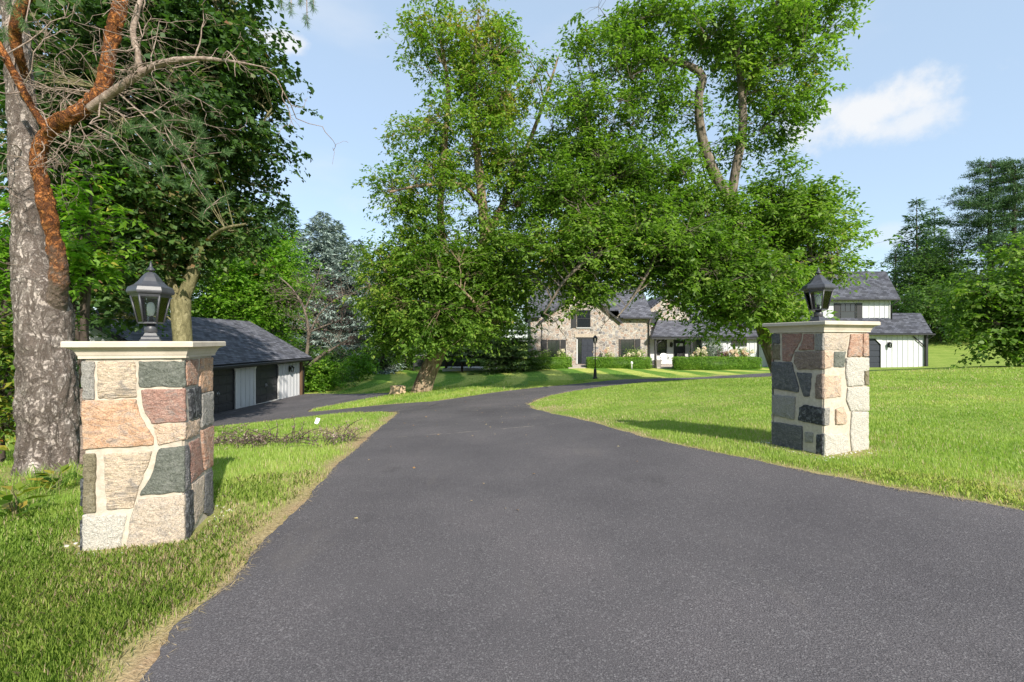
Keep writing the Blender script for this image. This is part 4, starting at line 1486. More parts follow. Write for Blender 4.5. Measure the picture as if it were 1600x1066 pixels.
    MB(H.o).box(lx1 - .25, lx1, ly + .25, 39.2, g - .3, 2.0).build('end_wall', MATS['white_boards'], H.root)
    H.roof('lower_roof', (22.3, ly - .45, 1.95), (lx1 + .2, ly - .45, 1.95), (lx1 + .55, ly + .95, 3.6), (22.3, ly + .95, 3.6), mat='shingles_dark')
    H.roof('lower_roof', (ux1 + .01, ly + 3.4, 1.95), (lx1 + .4, ly + 3.4, 1.95), (lx1 + .55, ly + .953, 3.6), (ux1 + .01, ly + .953, 3.6), mat='shingles_dark')
    b('gutter', 22.3, lx1 + .4, ly - .57, ly - .46, 1.86, 1.98, 'black_trim', bev=.02)
    b('corner_post', lx1 - .02, lx1 + .14, ly - .20, ly - .03, g - .2, 1.85, 'black_trim')
    H.tube('post_bracket', [(lx1, ly - .1, .95), (lx1 - .9, ly - .1, 1.75)], .05, 'black_trim', sides=4)
    H.tube('downspout', [(lx1 + .3, ly - .5, 1.85), (lx1 + .24, ly + .05, 1.5), (lx1 + .24, ly + .05, g)], .05, 'black_trim')
    wall_lantern('black lantern on the white wall beside the arched garage door', (29.75, ly - .02, 1.15), 0, 1.5)


house()

# ------------------------------------------------------------------ trees
class Wood:
    """many tubes joined into one wood mesh (trunk, limbs, twigs)"""

    def __init__(self):
        self.V, self.F, self.n = [], [], 0

    def tube(self, pts, rad, sides):
        V, F = tube_np(pts, rad, sides)
        self.V.append(V)
        self.F.append(F + self.n)
        self.n += len(V)

    def build(self, name, mat, parent, org):
        me = np_mesh(name, np.vstack(self.V) - np.array(org), np.vstack(self.F), smooth=True)
        return link(name, me, mat, parent)


def px_path(pts, depth, ddepth=None):
    """[(px, py, width_px[, depth])] -> points, radii"""
    P, r = [], []
    for q in pts:
        d = q[3] if len(q) > 3 else depth
        P.append(at(q[0], q[1], d))
        r.append(q[2] / 2 / 711 * d / math.hypot(1, (q[0] - 800) / 711))
    return np.array(P), np.array(r)


def smooth_path(P, r, n=6):
    Q = catmull(np.hstack([P, r[:, None]]), n)
    return Q[:, :3], np.maximum(Q[:, 3], .004)


def broadleaf(name, label, cat, base, limbs, blobs, bark, leafm, n_sec, n_clu, per, leaf, cr, seed, group=None,
              gap=.38, gap_scale=1.3, droop=.35, asp=.5, rnd_top=0., trunk_sides=14, crown_name='crown', flare=1.12, wig=.0, pad=None, twig_step=1):
    """limbs: [(P, r)] world, first = trunk; blobs: [(centre, radii, weight, density)]"""
    rg = np.random.default_rng(seed)
    pad = pad or cr * 1.9
    base = np.array(base, float)
    root = empty(name, tuple(base), label, cat, group)
    wood = Wood()
    SP, SR = [], []
    for li, (P, r) in enumerate(limbs):
        Q, q = smooth_path(np.asarray(P, float), np.asarray(r, float), 6)
        if wig:
            Q = Q + (np.stack([vnoise(Q + k * 31, .9, seed + k, 2) for k in range(3)], 1) - .5) * wig * np.linspace(0, 1, len(Q))[:, None]
        if li == 0:
            h = (Q[:, 2] - Q[0, 2])
            q = q * (1 + (flare - 1) * np.exp(-h / (q[0] * 1.6)))
        wood.tube(Q, q, trunk_sides if li == 0 else 8)
        k = 3 if li == 0 else 1
        SP.append(Q[len(Q) // k if li == 0 else 0:])
        SR.append(q[len(q) // k if li == 0 else 0:])
    LP, LR = np.vstack(SP), np.concatenate(SR)
    # sample the crown volume
    wts = np.array([b[2] for b in blobs], float)
    wts /= wts.sum()

    def pads(n, inner, k):
        # clusters gathered in flattened pads, so light and dark masses alternate
        c = sample(max(4, n // k), inner)
        return (c[rg.integers(0, len(c), n)] + rg.normal(size=(n, 3)) * np.array([1, 1, .62]) * pad)

    def sample(n, inner):
        out = []
        while sum(len(o) for o in out) < n:
            idx = rg.choice(len(blobs), n, p=wts)
            c = np.array([blobs[i][0] for i in idx])
            rr = np.array([blobs[i][1] for i in idx])
            rad = (inner + (1.22 - inner) * rg.random(n) ** .62) * (.72 + .56 * vnoise(rand_dirs(n, rg) * 2 + c, .9, seed + 5, 2))
            p = c + rand_dirs(n, rg) * rad[:, None] * rr
            g = vnoise(p, gap_scale, seed + 3, 2)
            dens = np.array([blobs[i][3] for i in idx])
            keep = (g > gap + (rg.random(n) - .5) * .12) & (rg.random(n) < dens)
            out.append(p[keep])
        return np.vstack(out)[:n]
    sec = sample(n_sec, .25)
    sp, sr = [LP], [LR * .6]
    for t in sec:
        d = LP - t
        dist = np.linalg.norm(d, axis=1)
        cost = dist + 1.0 * np.maximum(0, LP[:, 2] - t[2] + .15 * dist) + .03 * rg.random(len(LP))
        i = int(cost.argmin())
        a = LP[i]
        ln = np.linalg.norm(t - a)
        if ln < .05:
            continue
        r0 = min(LR[i] * .75, .010 * ln + .010)
        s = np.linspace(0, 1, 7)[:, None]
        mid = np.array([0, 0, .14 * ln])
        Q = a + (t - a) * s + mid * (4 * s * (1 - s)) + rg.normal(size=(7, 3)) * ln * .025 * np.sin(np.pi * s)
        wood.tube(Q, np.linspace(r0, .007, 7), 5)
        sp.append(Q)
        sr.append(np.linspace(r0, .007, 7))
    SPp = np.vstack(sp)
    clu = pads(n_clu, .35, 7)
    dirs = np.zeros_like(clu)
    for k, t in enumerate(clu):
        dist = np.linalg.norm(SPp - t, axis=1) + .8 * np.maximum(0, SPp[:, 2] - t[2])
        i = int(dist.argmin())
        a = SPp[i]
        v = t - a
        ln = np.linalg.norm(v)
        if ln < .03:
            dirs[k] = rg.normal(size=3)
            continue
        dirs[k] = v / ln
        if ln < 4.5 and k % twig_step == 0:
            Q = np.array([a, a + v * .5 + [0, 0, .08 * ln], t])
            wood.tube(Q, [min(.004 * ln + .006, .02), .006, .004], 3)
    wood.build('trunk', MATS[bark], root, base)
    # leaves
    n = n_clu * per
    ci = np.repeat(np.arange(n_clu), per)
    # leaves sit alternately along drooping sprigs that fan out from each twig end
    ns = max(2, per // 6)
    sd = unit(rg.normal(size=(n_clu, ns, 3)) * np.array([1, 1, .55]) + dirs[:, None, :] * .7)
    si = np.tile(np.arange(per) % ns, n_clu)
    sdir = sd[ci, si]
    t = rg.random(n) ** .8
    sl = cr * 2.3 * rg.uniform(.7, 1.25, n)
    P = clu[ci] + sdir * (t * sl)[:, None] + np.array([0, 0, -1.]) * (t ** 2 * sl * droop * .7)[:, None] + rg.normal(size=(n, 3)) * cr * .12
    sgn = np.where(rg.random(n) < .5, -1., 1.)[:, None]
    sidev = unit(np.cross(sdir, np.array([0, 0, 1.])) + 1e-6)
    D = unit(sdir * .55 + sidev * sgn * .8 + rg.normal(size=(n, 3)) * .30 + np.array([0, 0, -droop * .9]))
    Nn = unit(np.array([0, 0, .9]) + sdir * .25 + rg.normal(size=(n, 3)) * .38)
    L = leaf * rg.uniform(.5, 1.4, n)
    cn = vnoise(clu, 1.7, seed + 8, 2)[ci]
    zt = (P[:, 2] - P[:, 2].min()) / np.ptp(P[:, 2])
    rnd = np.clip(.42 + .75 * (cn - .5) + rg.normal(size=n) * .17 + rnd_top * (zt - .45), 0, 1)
    arr = leaf_arrays(P, D, Nn, L, L * asp * rg.uniform(.8, 1.2, n), rnd)
    c = leaf_object(crown_name, [arr], MATS[leafm], root, org=base)
    c['kind'] = 'stuff'
    return root


def copy_tree(o, loc, rz, s, label, parent=None):
    c = o.copy()
    col.objects.link(c)
    c.location = loc
    c.rotation_euler = (0, 0, rz)
    c.scale = (s, s, s) if not isinstance(s, tuple) else s
    c['label'] = label
    for ch in o.children:
        k = ch.copy()
        col.objects.link(k)
        k.parent = c
    return c


def pxblobs(lst, depth, rd=.85):
    """[(px, py, rx_px, ry_px, weight, density[, depth offset m])]"""
    out = []
    for b in lst:
        d = depth + (b[6] if len(b) > 6 else 0)
        s = d / 711
        rx, ry = b[2] * s * .9, b[3] * s * .9
        out.append((at(b[0], b[1], d), (rx, min(rx, ry) * rd + .3, ry), b[4] * b[2] * b[3], b[5]))
    return out


# leaning tree by the drive
d1 = 20.6
T1 = [px_path(p, d1) for p in (
    [(657, 618, 31), (666, 590, 28), (680, 558, 26), (698, 524, 23), (722, 488, 21), (746, 440, 20), (757, 380, 17), (752, 300, 14), (742, 200, 11), (740, 110, 8), (748, 25, 4)],
    [(735, 465, 16), (700, 410, 13), (688, 330, 11), (694, 240, 9), (700, 140, 7), (688, 60, 3)],
    [(757, 380, 13), (790, 310, 10, d1 + .6), (820, 240, 8, d1 + .9), (850, 160, 5, d1 + 1), (872, 90, 3, d1 + 1)],
    [(690, 540, 12), (655, 505, 9, d1 - .5), (625, 460, 7, d1 - .8), (600, 420, 4, d1 - 1)],
    [(740, 455, 12), (790, 440, 9, d1 + .4), (835, 420, 6, d1 + .7)],
    [(752, 320, 9), (720, 290, 7, d1 - 1), (660, 290, 5, d1 - 1.5), (610, 300, 3, d1 - 1.6)],
    [(722, 488, 12), (740, 500, 9, d1 - 1), (745, 480, 6, d1 - 2), (720, 450, 3, d1 - 2.6)])]
B1 = pxblobs([
    (690, 70, 52, 42, 1.2, .95), (752, 55, 42, 45, 1.2, .9), (705, 130, 60, 60, 1, .85), (782, 120, 55, 65, 1, .8), (662, 205, 42, 36, 1, .8), (715, 220, 75, 70, 1.1, .85),
    (800, 215, 55, 80, .9, .65), (840, 150, 30, 40, .5, .5), (630, 305, 48, 26, .9, .8), (690, 320, 70, 65, 1.1, .9), (765, 320, 65, 75, 1, .8), (650, 385, 45, 48, 1.2, .95),
    (715, 415, 90, 70, 1.5, 1), (795, 410, 60, 75, 1.2, .9), (640, 465, 58, 55, 1.6, 1), (700, 470, 75, 60, 1.5, 1, -1.2), (632, 520, 46, 38, 1.5, 1), (690, 505, 45, 40, 1.2, 1, -1.8), (770, 470, 60, 50, 1, .9), (610, 500, 34, 40, 1.3, 1), (830, 300, 46, 60, 1, .8, .6), (600, 420, 26, 30, 1, .9), (735, 500, 30, 26, .9, .9, -1)], d1)
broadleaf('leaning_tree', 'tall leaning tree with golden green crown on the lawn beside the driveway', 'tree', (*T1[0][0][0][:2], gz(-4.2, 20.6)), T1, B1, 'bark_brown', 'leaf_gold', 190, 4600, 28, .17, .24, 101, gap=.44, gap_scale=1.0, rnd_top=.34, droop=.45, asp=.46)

# forked tree behind the right pillar
d2 = 19.0
T2 = [px_path(p, d2) for p in (
    [(1226, 588, 36), (1214, 560, 34), (1200, 525, 31), (1186, 480, 29), (1168, 410, 27), (1152, 355, 26), (1141, 318, 26)],
    [(1141, 318, 20), (1120, 280, 19), (1102, 235, 17), (1093, 190, 15), (1092, 150, 14), (1098, 122, 13), (1080, 105, 12), (1042, 93, 9), (1000, 75, 6), (955, 45, 3)],
    [(1141, 318, 18), (1150, 262, 16), (1160, 205, 15), (1158, 130, 12), (1147, 60, 10), (1142, -20, 8), (1150, -90, 5)],
    [(1158, 160, 9), (1180, 110, 7), (1205, 55, 5), (1235, 10, 3)],
    [(1170, 420, 16), (1110, 405, 13, d2 - 1), (1030, 385, 10, d2 - 1.8), (950, 390, 8, d2 - 2.2), (890, 430, 5, d2 - 2.2), (850, 490, 3, d2 - 2)],
    [(1160, 380, 18), (1090, 340, 14, d2 + .5), (1010, 300, 11, d2 + .5), (940, 240, 8, d2 + .5), (905, 160, 5, d2 + .4)],
    [(1184, 475, 16), (1225, 430, 12, d2 - .6), (1270, 405, 9, d2 - 1), (1310, 400, 5, d2 - 1.2)],
    [(1030, 385, 6, d2 - 1.8), (1010, 430, 5, d2 - 2.4), (985, 470, 3, d2 - 2.8), (965, 495, 2, d2 - 3)],
    [(1152, 355, 12), (1195, 320, 9, d2 + .6), (1240, 300, 6, d2 + .8), (1275, 310, 3, d2 + .8)])]
B2 = pxblobs([
    (960, 35, 55, 40, 1.2, 1), (1020, 55, 62, 55, 1.2, 1), (1100, 35, 70, 50, 1.1, .95), (1190, 40, 75, 55, 1.1, .95), (1260, 20, 50, 38, 1, .9), (1225, 110, 58, 50, 1.1, .95), (1150, 95, 45, 45, .7, .7),
    (1225, 165, 40, 34, 1, .95), (1175, 210, 48, 40, .9, .9), (990, 120, 55, 45, 1, .9), (1045, 170, 34, 50, .6, .6), (920, 120, 38, 45, .9, .8),
    (905, 190, 60, 70, 1.2, 1), (965, 215, 60, 65, 1.1, .95), (880, 290, 60, 70, 1.3, 1), (950, 300, 75, 60, 1.3, 1), (1035, 285, 65, 55, 1, .85), (1080, 330, 55, 50, 1.1, .95),
    (865, 370, 55, 65, 1.4, 1), (930, 395, 70, 60, 1.5, 1, -1.5), (1010, 380, 75, 65, 1.5, 1, -1.5), (1095, 410, 70, 60, 1.5, 1, -1), (1170, 370, 65, 55, 1.3, 1), (1225, 320, 50, 45, 1.4, 1),
    (1255, 380, 62, 55, 1.7, 1), (1290, 415, 26, 32, 1, .9), (1180, 440, 75, 50, 1.8, 1, -1.8), (1125, 462, 46, 38, 1.3, 1, -1.8), (1240, 440, 50, 38, 1.1, 1, -1), (830, 430, 38, 60, 1.1, .95),
    (865, 440, 44, 34, 1, .9, -1), (940, 455, 50, 24, .4, .6, -2), (1025, 432, 32, 24, .6, .8, -2), (905, 515, 30, 40, .22, .5, -1.5), (960, 490, 50, 24, .14, .5, -1.5), (1160, 490, 35, 25, .9, .9, -1.5), (1135, 505, 36, 24, 1.2, 1, -1.2), (1205, 488, 40, 26, 1.1, 1, -1), (1262, 345, 34, 38, 1, 1), (1240, 470, 34, 24, 1, .9, -.8)], d2)
broadleaf('forked_tree', 'huge broad green tree with bare forked limbs behind the lawn pillar', 'tree', (*T2[0][0][0][:2], gz(11.4, 19)), T2, B2, 'bark_ash', 'leaf_ash', 280, 6700, 30, .175, .23, 202, gap=.42, gap_scale=1.0, droop=.4, asp=.48)

# dark maple in front of the garage
d3 = 11.0
mb = (-8.0, 11.0, gz(-8, 11))
T3 = [px_path(p, d3) for p in (
    [(288, 680, 36), (288, 610, 34), (286, 540, 32), (283, 495, 33), (283, 468, 34)],
    [(285, 470, 24), (300, 430, 22), (309, 390, 20), (304, 330, 17), (306, 250, 14), (322, 150, 10), (335, 40, 6), (340, -60, 3)],
    [(280, 472, 18), (268, 440, 15), (256, 395, 13), (240, 330, 11), (222, 220, 9), (208, 100, 6), (200, -20, 3)],
    [(306, 300, 10), (350, 250, 8), (395, 210, 5), (425, 170, 3)],
    [(240, 330, 8), (190, 290, 6, d3 - .5), (140, 270, 4, d3 - .8)],
    [(309, 390, 10), (345, 360, 7, d3 - .6), (385, 350, 4, d3 - .9)],
    [(256, 395, 8), (205, 400, 6, d3 - .4), (160, 410, 3, d3 - .6)])]
B3 = pxblobs([
    (285, -30, 110, 55, .8, 1), (325, 60, 78, 66, 1.2, 1), (378, 115, 38, 55, 1.2, 1), (250, 80, 110, 80, 1, 1), (150, 60, 90, 80, .8, 1), (362, 200, 54, 56, 1.3, 1), (300, 190, 90, 80, 1, 1), (190, 190, 95, 80, 1, 1),
    (338, 290, 68, 56, 1.3, 1), (255, 300, 90, 60, 1.2, 1), (160, 310, 75, 65, 1.1, 1), (320, 365, 70, 38, 1.2, 1), (210, 390, 85, 45, 1.2, 1), (372, 330, 32, 36, 1, .9), (150, 430, 60, 40, 1, 1), (215, 440, 40, 26, .7, .9), (190, 480, 50, 20, .6, .8),
    (110, 130, 60, 90, .8, 1)], d3, rd=1.4)
broadleaf('maple_tree', 'dark leaved maple with mossy forked trunk in front of the garage', 'tree', mb, T3, B3, 'bark_maple', 'leaf_maple', 150, 3000, 24, .13, .17, 303, gap=.40, gap_scale=.7, droop=.5, asp=.8)


# ------------------------------------------------------------------ Scots pine by the left pillar
def scots_pine():
    rg = np.random.default_rng(44)
    base = np.array([-5.39, 5.3, gz(-5.39, 5.3) - .05])
    root = empty('scots_pine', tuple(base), 'old pine with thick grey trunk and orange bare limb at the left edge', 'tree')
    P, r = px_path([(76, 760, 106), (76, 700, 102), (74, 620, 98), (72, 545, 96), (70, 495, 95), (62, 450, 84), (53, 405, 68), (47, 340, 62), (40, 260, 57), (34, 170, 53), (28, 80, 47), (20, 0, 43), (8, -140, 38), (-2, -300, 32), (-15, -560, 18)], 5.3)
    P, r = smooth_path(P, r, 26)
    sides = 72
    V, F = tube_np(P, r, sides)
    hgt = np.repeat(P[:, 2] - P[0, 2], sides)
    C = np.repeat(P, sides, axis=0)
    out = unit(V - C)
    q = np.stack([V[:, 0] * 1.0, V[:, 1] * 1.0, V[:, 2] * .38], 1)
    n1 = vnoise(q, .075, 5, 3)
    ridg = np.abs(n1 - .5) * 2
    n2 = vnoise(V, .35, 6, 2) - .5
    n3 = vnoise(V, .03, 7, 2) - .5
    low = np.clip(1.25 - hgt / 2.4, .35, 1)
    V = V + out * ((np.minimum(ridg, .35) - .2) * .085 * low + n2 * .07 + n3 * .014)[:, None]
    # root flare
    fl = np.exp(-np.maximum(hgt, 0) / .22)
    ang = np.arctan2(out[:, 1], out[:, 0])
    V = V + out * (fl * (.06 + .06 * np.sin(ang * 5 + 1)))[:, None]
    link('trunk', np_mesh('trunk', V - base, F, smooth=True), MATS['bark_pine'], root)

    def limb(name, pts, depth, mat, amp=.02, sides=32, n=14):
        P, r = px_path(pts, depth)
        P, r = smooth_path(P, r, n)
        V, F = tube_np(P, r, sides)
        out = unit(V - np.repeat(P, sides, axis=0))
        a = np.abs(vnoise(V, .05, 9, 3) - .5) * 2
        V = V + out * ((a - .35) * amp + (vnoise(V, .16, 10, 2) - .5) * amp * 1.6)[:, None]
        link(name, np_mesh(name, V - base, F, smooth=True), MATS[mat], root)
        return P, r
    red, rr = limb('orange_limb', [(84, 520, 36, 5.38), (88, 492, 38, 5.33), (91, 465, 36, 5.23), (92, 435, 33, 5.13), (89, 398, 31, 5.03), (78, 345, 30, 4.9), (66, 290, 30, 4.82), (58, 250, 30, 4.75), (66, 218, 31, 4.7), (92, 194, 32, 4.65), (128, 172, 31, 4.6), (155, 148, 29, 4.58), (166, 110, 26, 4.56), (174, 60, 25, 4.55), (188, 5, 24, 4.5), (204, -60, 22, 4.5), (230, -200, 18, 4.5)], 4.7, 'bark_orange', .026)
    brA, ra = limb('orange_limb', [(76, 208, 20, 4.68), (55, 175, 17, 4.6), (30, 130, 16, 4.5), (5, 82, 15, 4.4), (-40, 0, 13, 4.3)], 4.5, 'bark_orange', .014, 20)
    brD, rd_ = limb('orange_limb', [(44, 130, 16, 5.35), (30, 90, 20, 5.1), (24, 60, 22, 5.0), (26, 30, 22, 4.9), (48, -20, 20, 4.9), (70, -90, 16, 4.9)], 5., 'bark_orange', .014, 20)
    brB, rb = limb('dead_limb', [(140, 170, 17, 4.55), (175, 145, 17, 4.5), (212, 120, 15, 4.45), (250, 100, 12, 4.4), (300, 92, 9, 4.35), (360, 96, 6, 4.3), (422, 107, 3, 4.25)], 4.4, 'bark_deadwood', .008, 16)
    brC, rc = limb('dead_limb', [(220, 114, 13, 4.44), (214, 80, 12, 4.4), (208, 50, 11, 4.4), (214, 20, 10, 4.4), (226, -20, 9, 4.4)], 4.4, 'bark_deadwood', .008, 16)
    limbs = [red[80:], brB, brC, brB, brA]
    wood = Wood()
    tips = []

    def crooked(a, d, ln, r0, lvl):
        n = 7
        pts = [np.array(a)]
        dd = np.array(d)
        for i in range(n - 1):
            dd = unit(dd + rg.normal(size=3) * .30 + np.array([0, 0, -.05]))
            pts.append(pts[-1] + dd * ln / (n - 1))
        pts = np.array(pts)
        wood.tube(pts, np.linspace(r0, max(r0 * .35, .0016), n), 5 if r0 > .005 else 4)
        if lvl > 0:
            for k in range(rg.integers(2, 5)):
                i = rg.integers(2, n)
                crooked(pts[min(i, n - 1)], unit(dd + rg.normal(size=3) * .8), ln * rg.uniform(.35, .65), r0 * .5, lvl - 1)
        else:
            tips.append((pts[-1], dd))
    for L_, cnt in ((brB, 15), (brC, 9), (red[90:170], 14), (brA, 5)):
        for k in range(cnt):
            i = rg.integers(2, len(L_))
            crooked(L_[i], unit(np.array([rg.normal() * .9 + .35, rg.normal() * .55 - .1, rg.normal() * .55])), rg.uniform(.35, .95), rg.uniform(.004, .009), 2)
    for k in range(22):                                   # dead sticks off the main trunk
        i = rg.integers(190, 290)
        crooked(P[i], unit(np.array([rg.uniform(-.2, 1.2), rg.uniform(-.9, .1), rg.normal() * .35])), rg.uniform(.6, 1.3), rg.uniform(.005, .011), 2)
    # hanging spray of live needles
    spray = []
    for a, b_, n in (((150, 160, 4.6), (250, 260, 4.4), 5), ((175, 140, 4.5), (325, 320, 4.35), 8), ((200, 170, 4.45), (290, 240, 4.3), 5), ((120, 200, 4.6), (200, 255, 4.4), 3), ((230, 200, 4.4), (310, 280, 4.3), 6)):
        A, Bv = at(*a), at(*b_)
        s = np.linspace(0, 1, 8)[:, None]
        Q = A + (Bv - A) * s + np.array([0, 0, .12]) * (4 * s * (1 - s)) + rg.normal(size=(8, 3)) * .012
        wood.tube(Q, np.linspace(.008, .003, 8), 5)
        for k in range(n + 2):
            i = rg.integers(3, 8)
            e = Q[i] + np.array([rg.uniform(-.05, .3), rg.normal() * .18, rg.normal() * .16])
            wood.tube([Q[i], (Q[i] + e) / 2 + [0, 0, .02], e], [.004, .003, .002], 4)
            spray.append((e, unit(e - Q[i])))
        spray.append((Q[-1], unit(Q[-1] - Q[-2])))
    for (px, py, d_) in ((18, 20, 4.0), (38, 45, 3.9), (8, 60, 4.1), (30, 5, 4.2), (445, -10, 4.6), (470, 5, 4.6), (455, 20, 4.5), (490, 15, 4.7), (480, 38, 4.6), (440, 12, 4.6), (120, 5, 4.4), (75, 15, 4.3)):
        e = at(px, py, d_)
        st = e + np.array([-.05, .1, .35])
        wood.tube([st, (st + e) / 2, e], [.006, .005, .003], 4)
        spray.append((e, np.array([.2, 0, -1.])))
    wood.build('dead_twig', MATS['bark_deadwood'], root, base)['kind'] = 'stuff'
    arrs = []
    for e, d in spray:
        n = 150
        t = rg.random(n)[:, None]
        p = e - d * (t * .12)
        dr = unit(d * .9 + rg.normal(size=(n, 3)) * .75)
        L = rg.uniform(.05, .085, n)
        arrs.append(leaf_arrays(p, dr, rand_dirs(n, rg), L, np.full(n, .0028), np.clip(rg.normal(.55, .22, n), 0, 1), fold=0))
    leaf_object('needles', arrs, MATS['needle_pine'], root, org=base)['kind'] = 'stuff'


scots_pine()


# ------------------------------------------------------------------ conifers
def conifer(name, label, base, h, rad, needle, bark, seed, bare=.06, whorls=None, nl=.16, nw=.035, dens=1.0, group=None, shape=.8, up=0.0, trunk_r=None):
    rg = np.random.default_rng(seed)
    base = np.array(base, float)
    root = empty(name, tuple(base), label, 'tree', group)
    wood = Wood()
    tr = trunk_r or h * .014
    wood.tube([(0, 0, 0), (rg.normal() * .05, rg.normal() * .05, h * .5), (0, 0, h)], [tr * 1.1, tr * .6, .01], 10)
    arrs = []
    whorls = whorls or int(h * 3.0)
    for k in range(whorls):
        f = (k + rg.random()) / whorls
        z = h * (bare + (1 - bare) * f)
        ln = rad * (1 - f) ** shape * rg.uniform(.75, 1.12) + .12
        nb = int(4 + 5 * (1 - f))
        a0 = rg.random() * 7
        for b in range(nb):
            a = a0 + b * 2 * math.pi / nb + rg.normal() * .2
            l2 = ln * rg.uniform(.7, 1.1)
            d = np.array([math.cos(a), math.sin(a), 0])
            s = np.linspace(0, 1, 5)[:, None]
            dro = -.28 * l2 * (1 - f) + up * l2
            Q = np.array([0, 0, z]) + d * s * l2 + np.array([0, 0, 1]) * (dro * s + .16 * l2 * s ** 2.2)
            wood.tube(Q, np.linspace(max(.012, l2 * .011), .004, 5), 3)
            m = max(9, int(l2 * 24 * dens))
            t = rg.random(m) ** .7
            idx = t * 4
            i0 = np.minimum(idx.astype(int), 3)
            p = Q[i0] + (Q[i0 + 1] - Q[i0]) * (idx - i0)[:, None]
            side = np.cross(d, [0, 0, 1])
            wdt = .30 * l2 * (1.05 - t) + .10
            u = rg.uniform(-1, 1, m)
            p = p + side * (u * wdt)[:, None] + np.array([0, 0, 1]) * (-np.abs(u) * wdt * .25 + rg.normal(size=m) * .04 - .05)[:, None]
            dr = d * .7 + side * (u * .9)[:, None] + np.array([0, 0, 1]) * (rg.normal(size=m) * .25 - .1)[:, None] + rg.normal(size=(m, 3)) * .2
            nn = np.array([0, 0, 1.]) + rg.normal(size=(m, 3)) * .4
            L = nl * 1.95 * rg.uniform(.7, 1.4, m)
            rnd = np.clip(.25 + .55 * t + rg.normal(size=m) * .15, 0, 1)
            arrs.append(leaf_arrays(p, dr, nn, L, np.full(m, nw * 2.2) * rg.uniform(.7, 1.3, m), rnd, mid=.4, fold=.1))
    wood.V = [v + base for v in wood.V]
    wood.build('trunk', MATS[bark], root, base)
    leaf_object('crown', arrs, MATS[needle], root)['kind'] = 'stuff'
    return root


def tall_pine(label, base, h, seed, r=4.0, lean=0., name='pine_tree', group='tall pines beyond the house', bare=.45, n=46, per=130, nl=.30):
    """bare trunk, tiers of boughs ending in tufts"""
    rg = np.random.default_rng(seed)
    base = np.array(base, float)
    root = empty(name, tuple(base), label, 'tree', group)
    wood = Wood()
    T = np.array([(0, 0, 0), (lean * .3, 0, h * .35), (lean * .7, .1, h * .7), (lean, 0, h)])
    Tq, tq = smooth_path(T, np.array([h * .018, h * .014, h * .009, .03]), 6)
    wood.tube(Tq, tq, 10)
    arrs = []
    for k in range(n):
        f = (k + rg.random()) / n
        z = h * (bare + (1 - bare) * f)
        c = np.array([np.interp(z, Tq[:, 2], Tq[:, 0]), np.interp(z, Tq[:, 2], Tq[:, 1]), z])
        a = rg.random() * 2 * math.pi
        ln = r * (1.05 - f) ** .6 * rg.uniform(.55, 1.1) * (1 if f > .12 else .6)
        d = np.array([math.cos(a), math.sin(a), rg.uniform(-.05, .28)])
        s = np.linspace(0, 1, 6)[:, None]
        Q = c + d * s * ln + np.array([0, 0, .12 * ln]) * s ** 2 + rg.normal(size=(6, 3)) * .05 * s
        wood.tube(Q, np.linspace(.05, .012, 6), 4)
        for q in range(5 + int(ln * 2.2)):
            t = rg.uniform(.4, 1.0)
            p0 = Q[0] + (Q[-1] - Q[0]) * t + rg.normal(size=3) * np.array([.35, .35, .16]) * (.4 + .22 * ln)
            m = per // 4
            p = p0 + rg.normal(size=(m, 3)) * np.array([.20, .20, .10])
            dr = rg.normal(size=(m, 3)) + np.array([0, 0, .45]) + d * .5
            rnd = np.clip(rg.normal(.42, .2, m) + .2 * (p[:, 2] - p0[2]) * 3, 0, 1)
            arrs.append(leaf_arrays(p, dr, rand_dirs(m, rg), nl * rg.uniform(.6, 1.2, m), np.full(m, .055), rnd, fold=.05))
    wood.V = [v + base for v in wood.V]
    wood.build('trunk', MATS['bark_dark'], root, base)
    leaf_object('crown', arrs, MATS['needle_pine'], root)['kind'] = 'stuff'
    return root


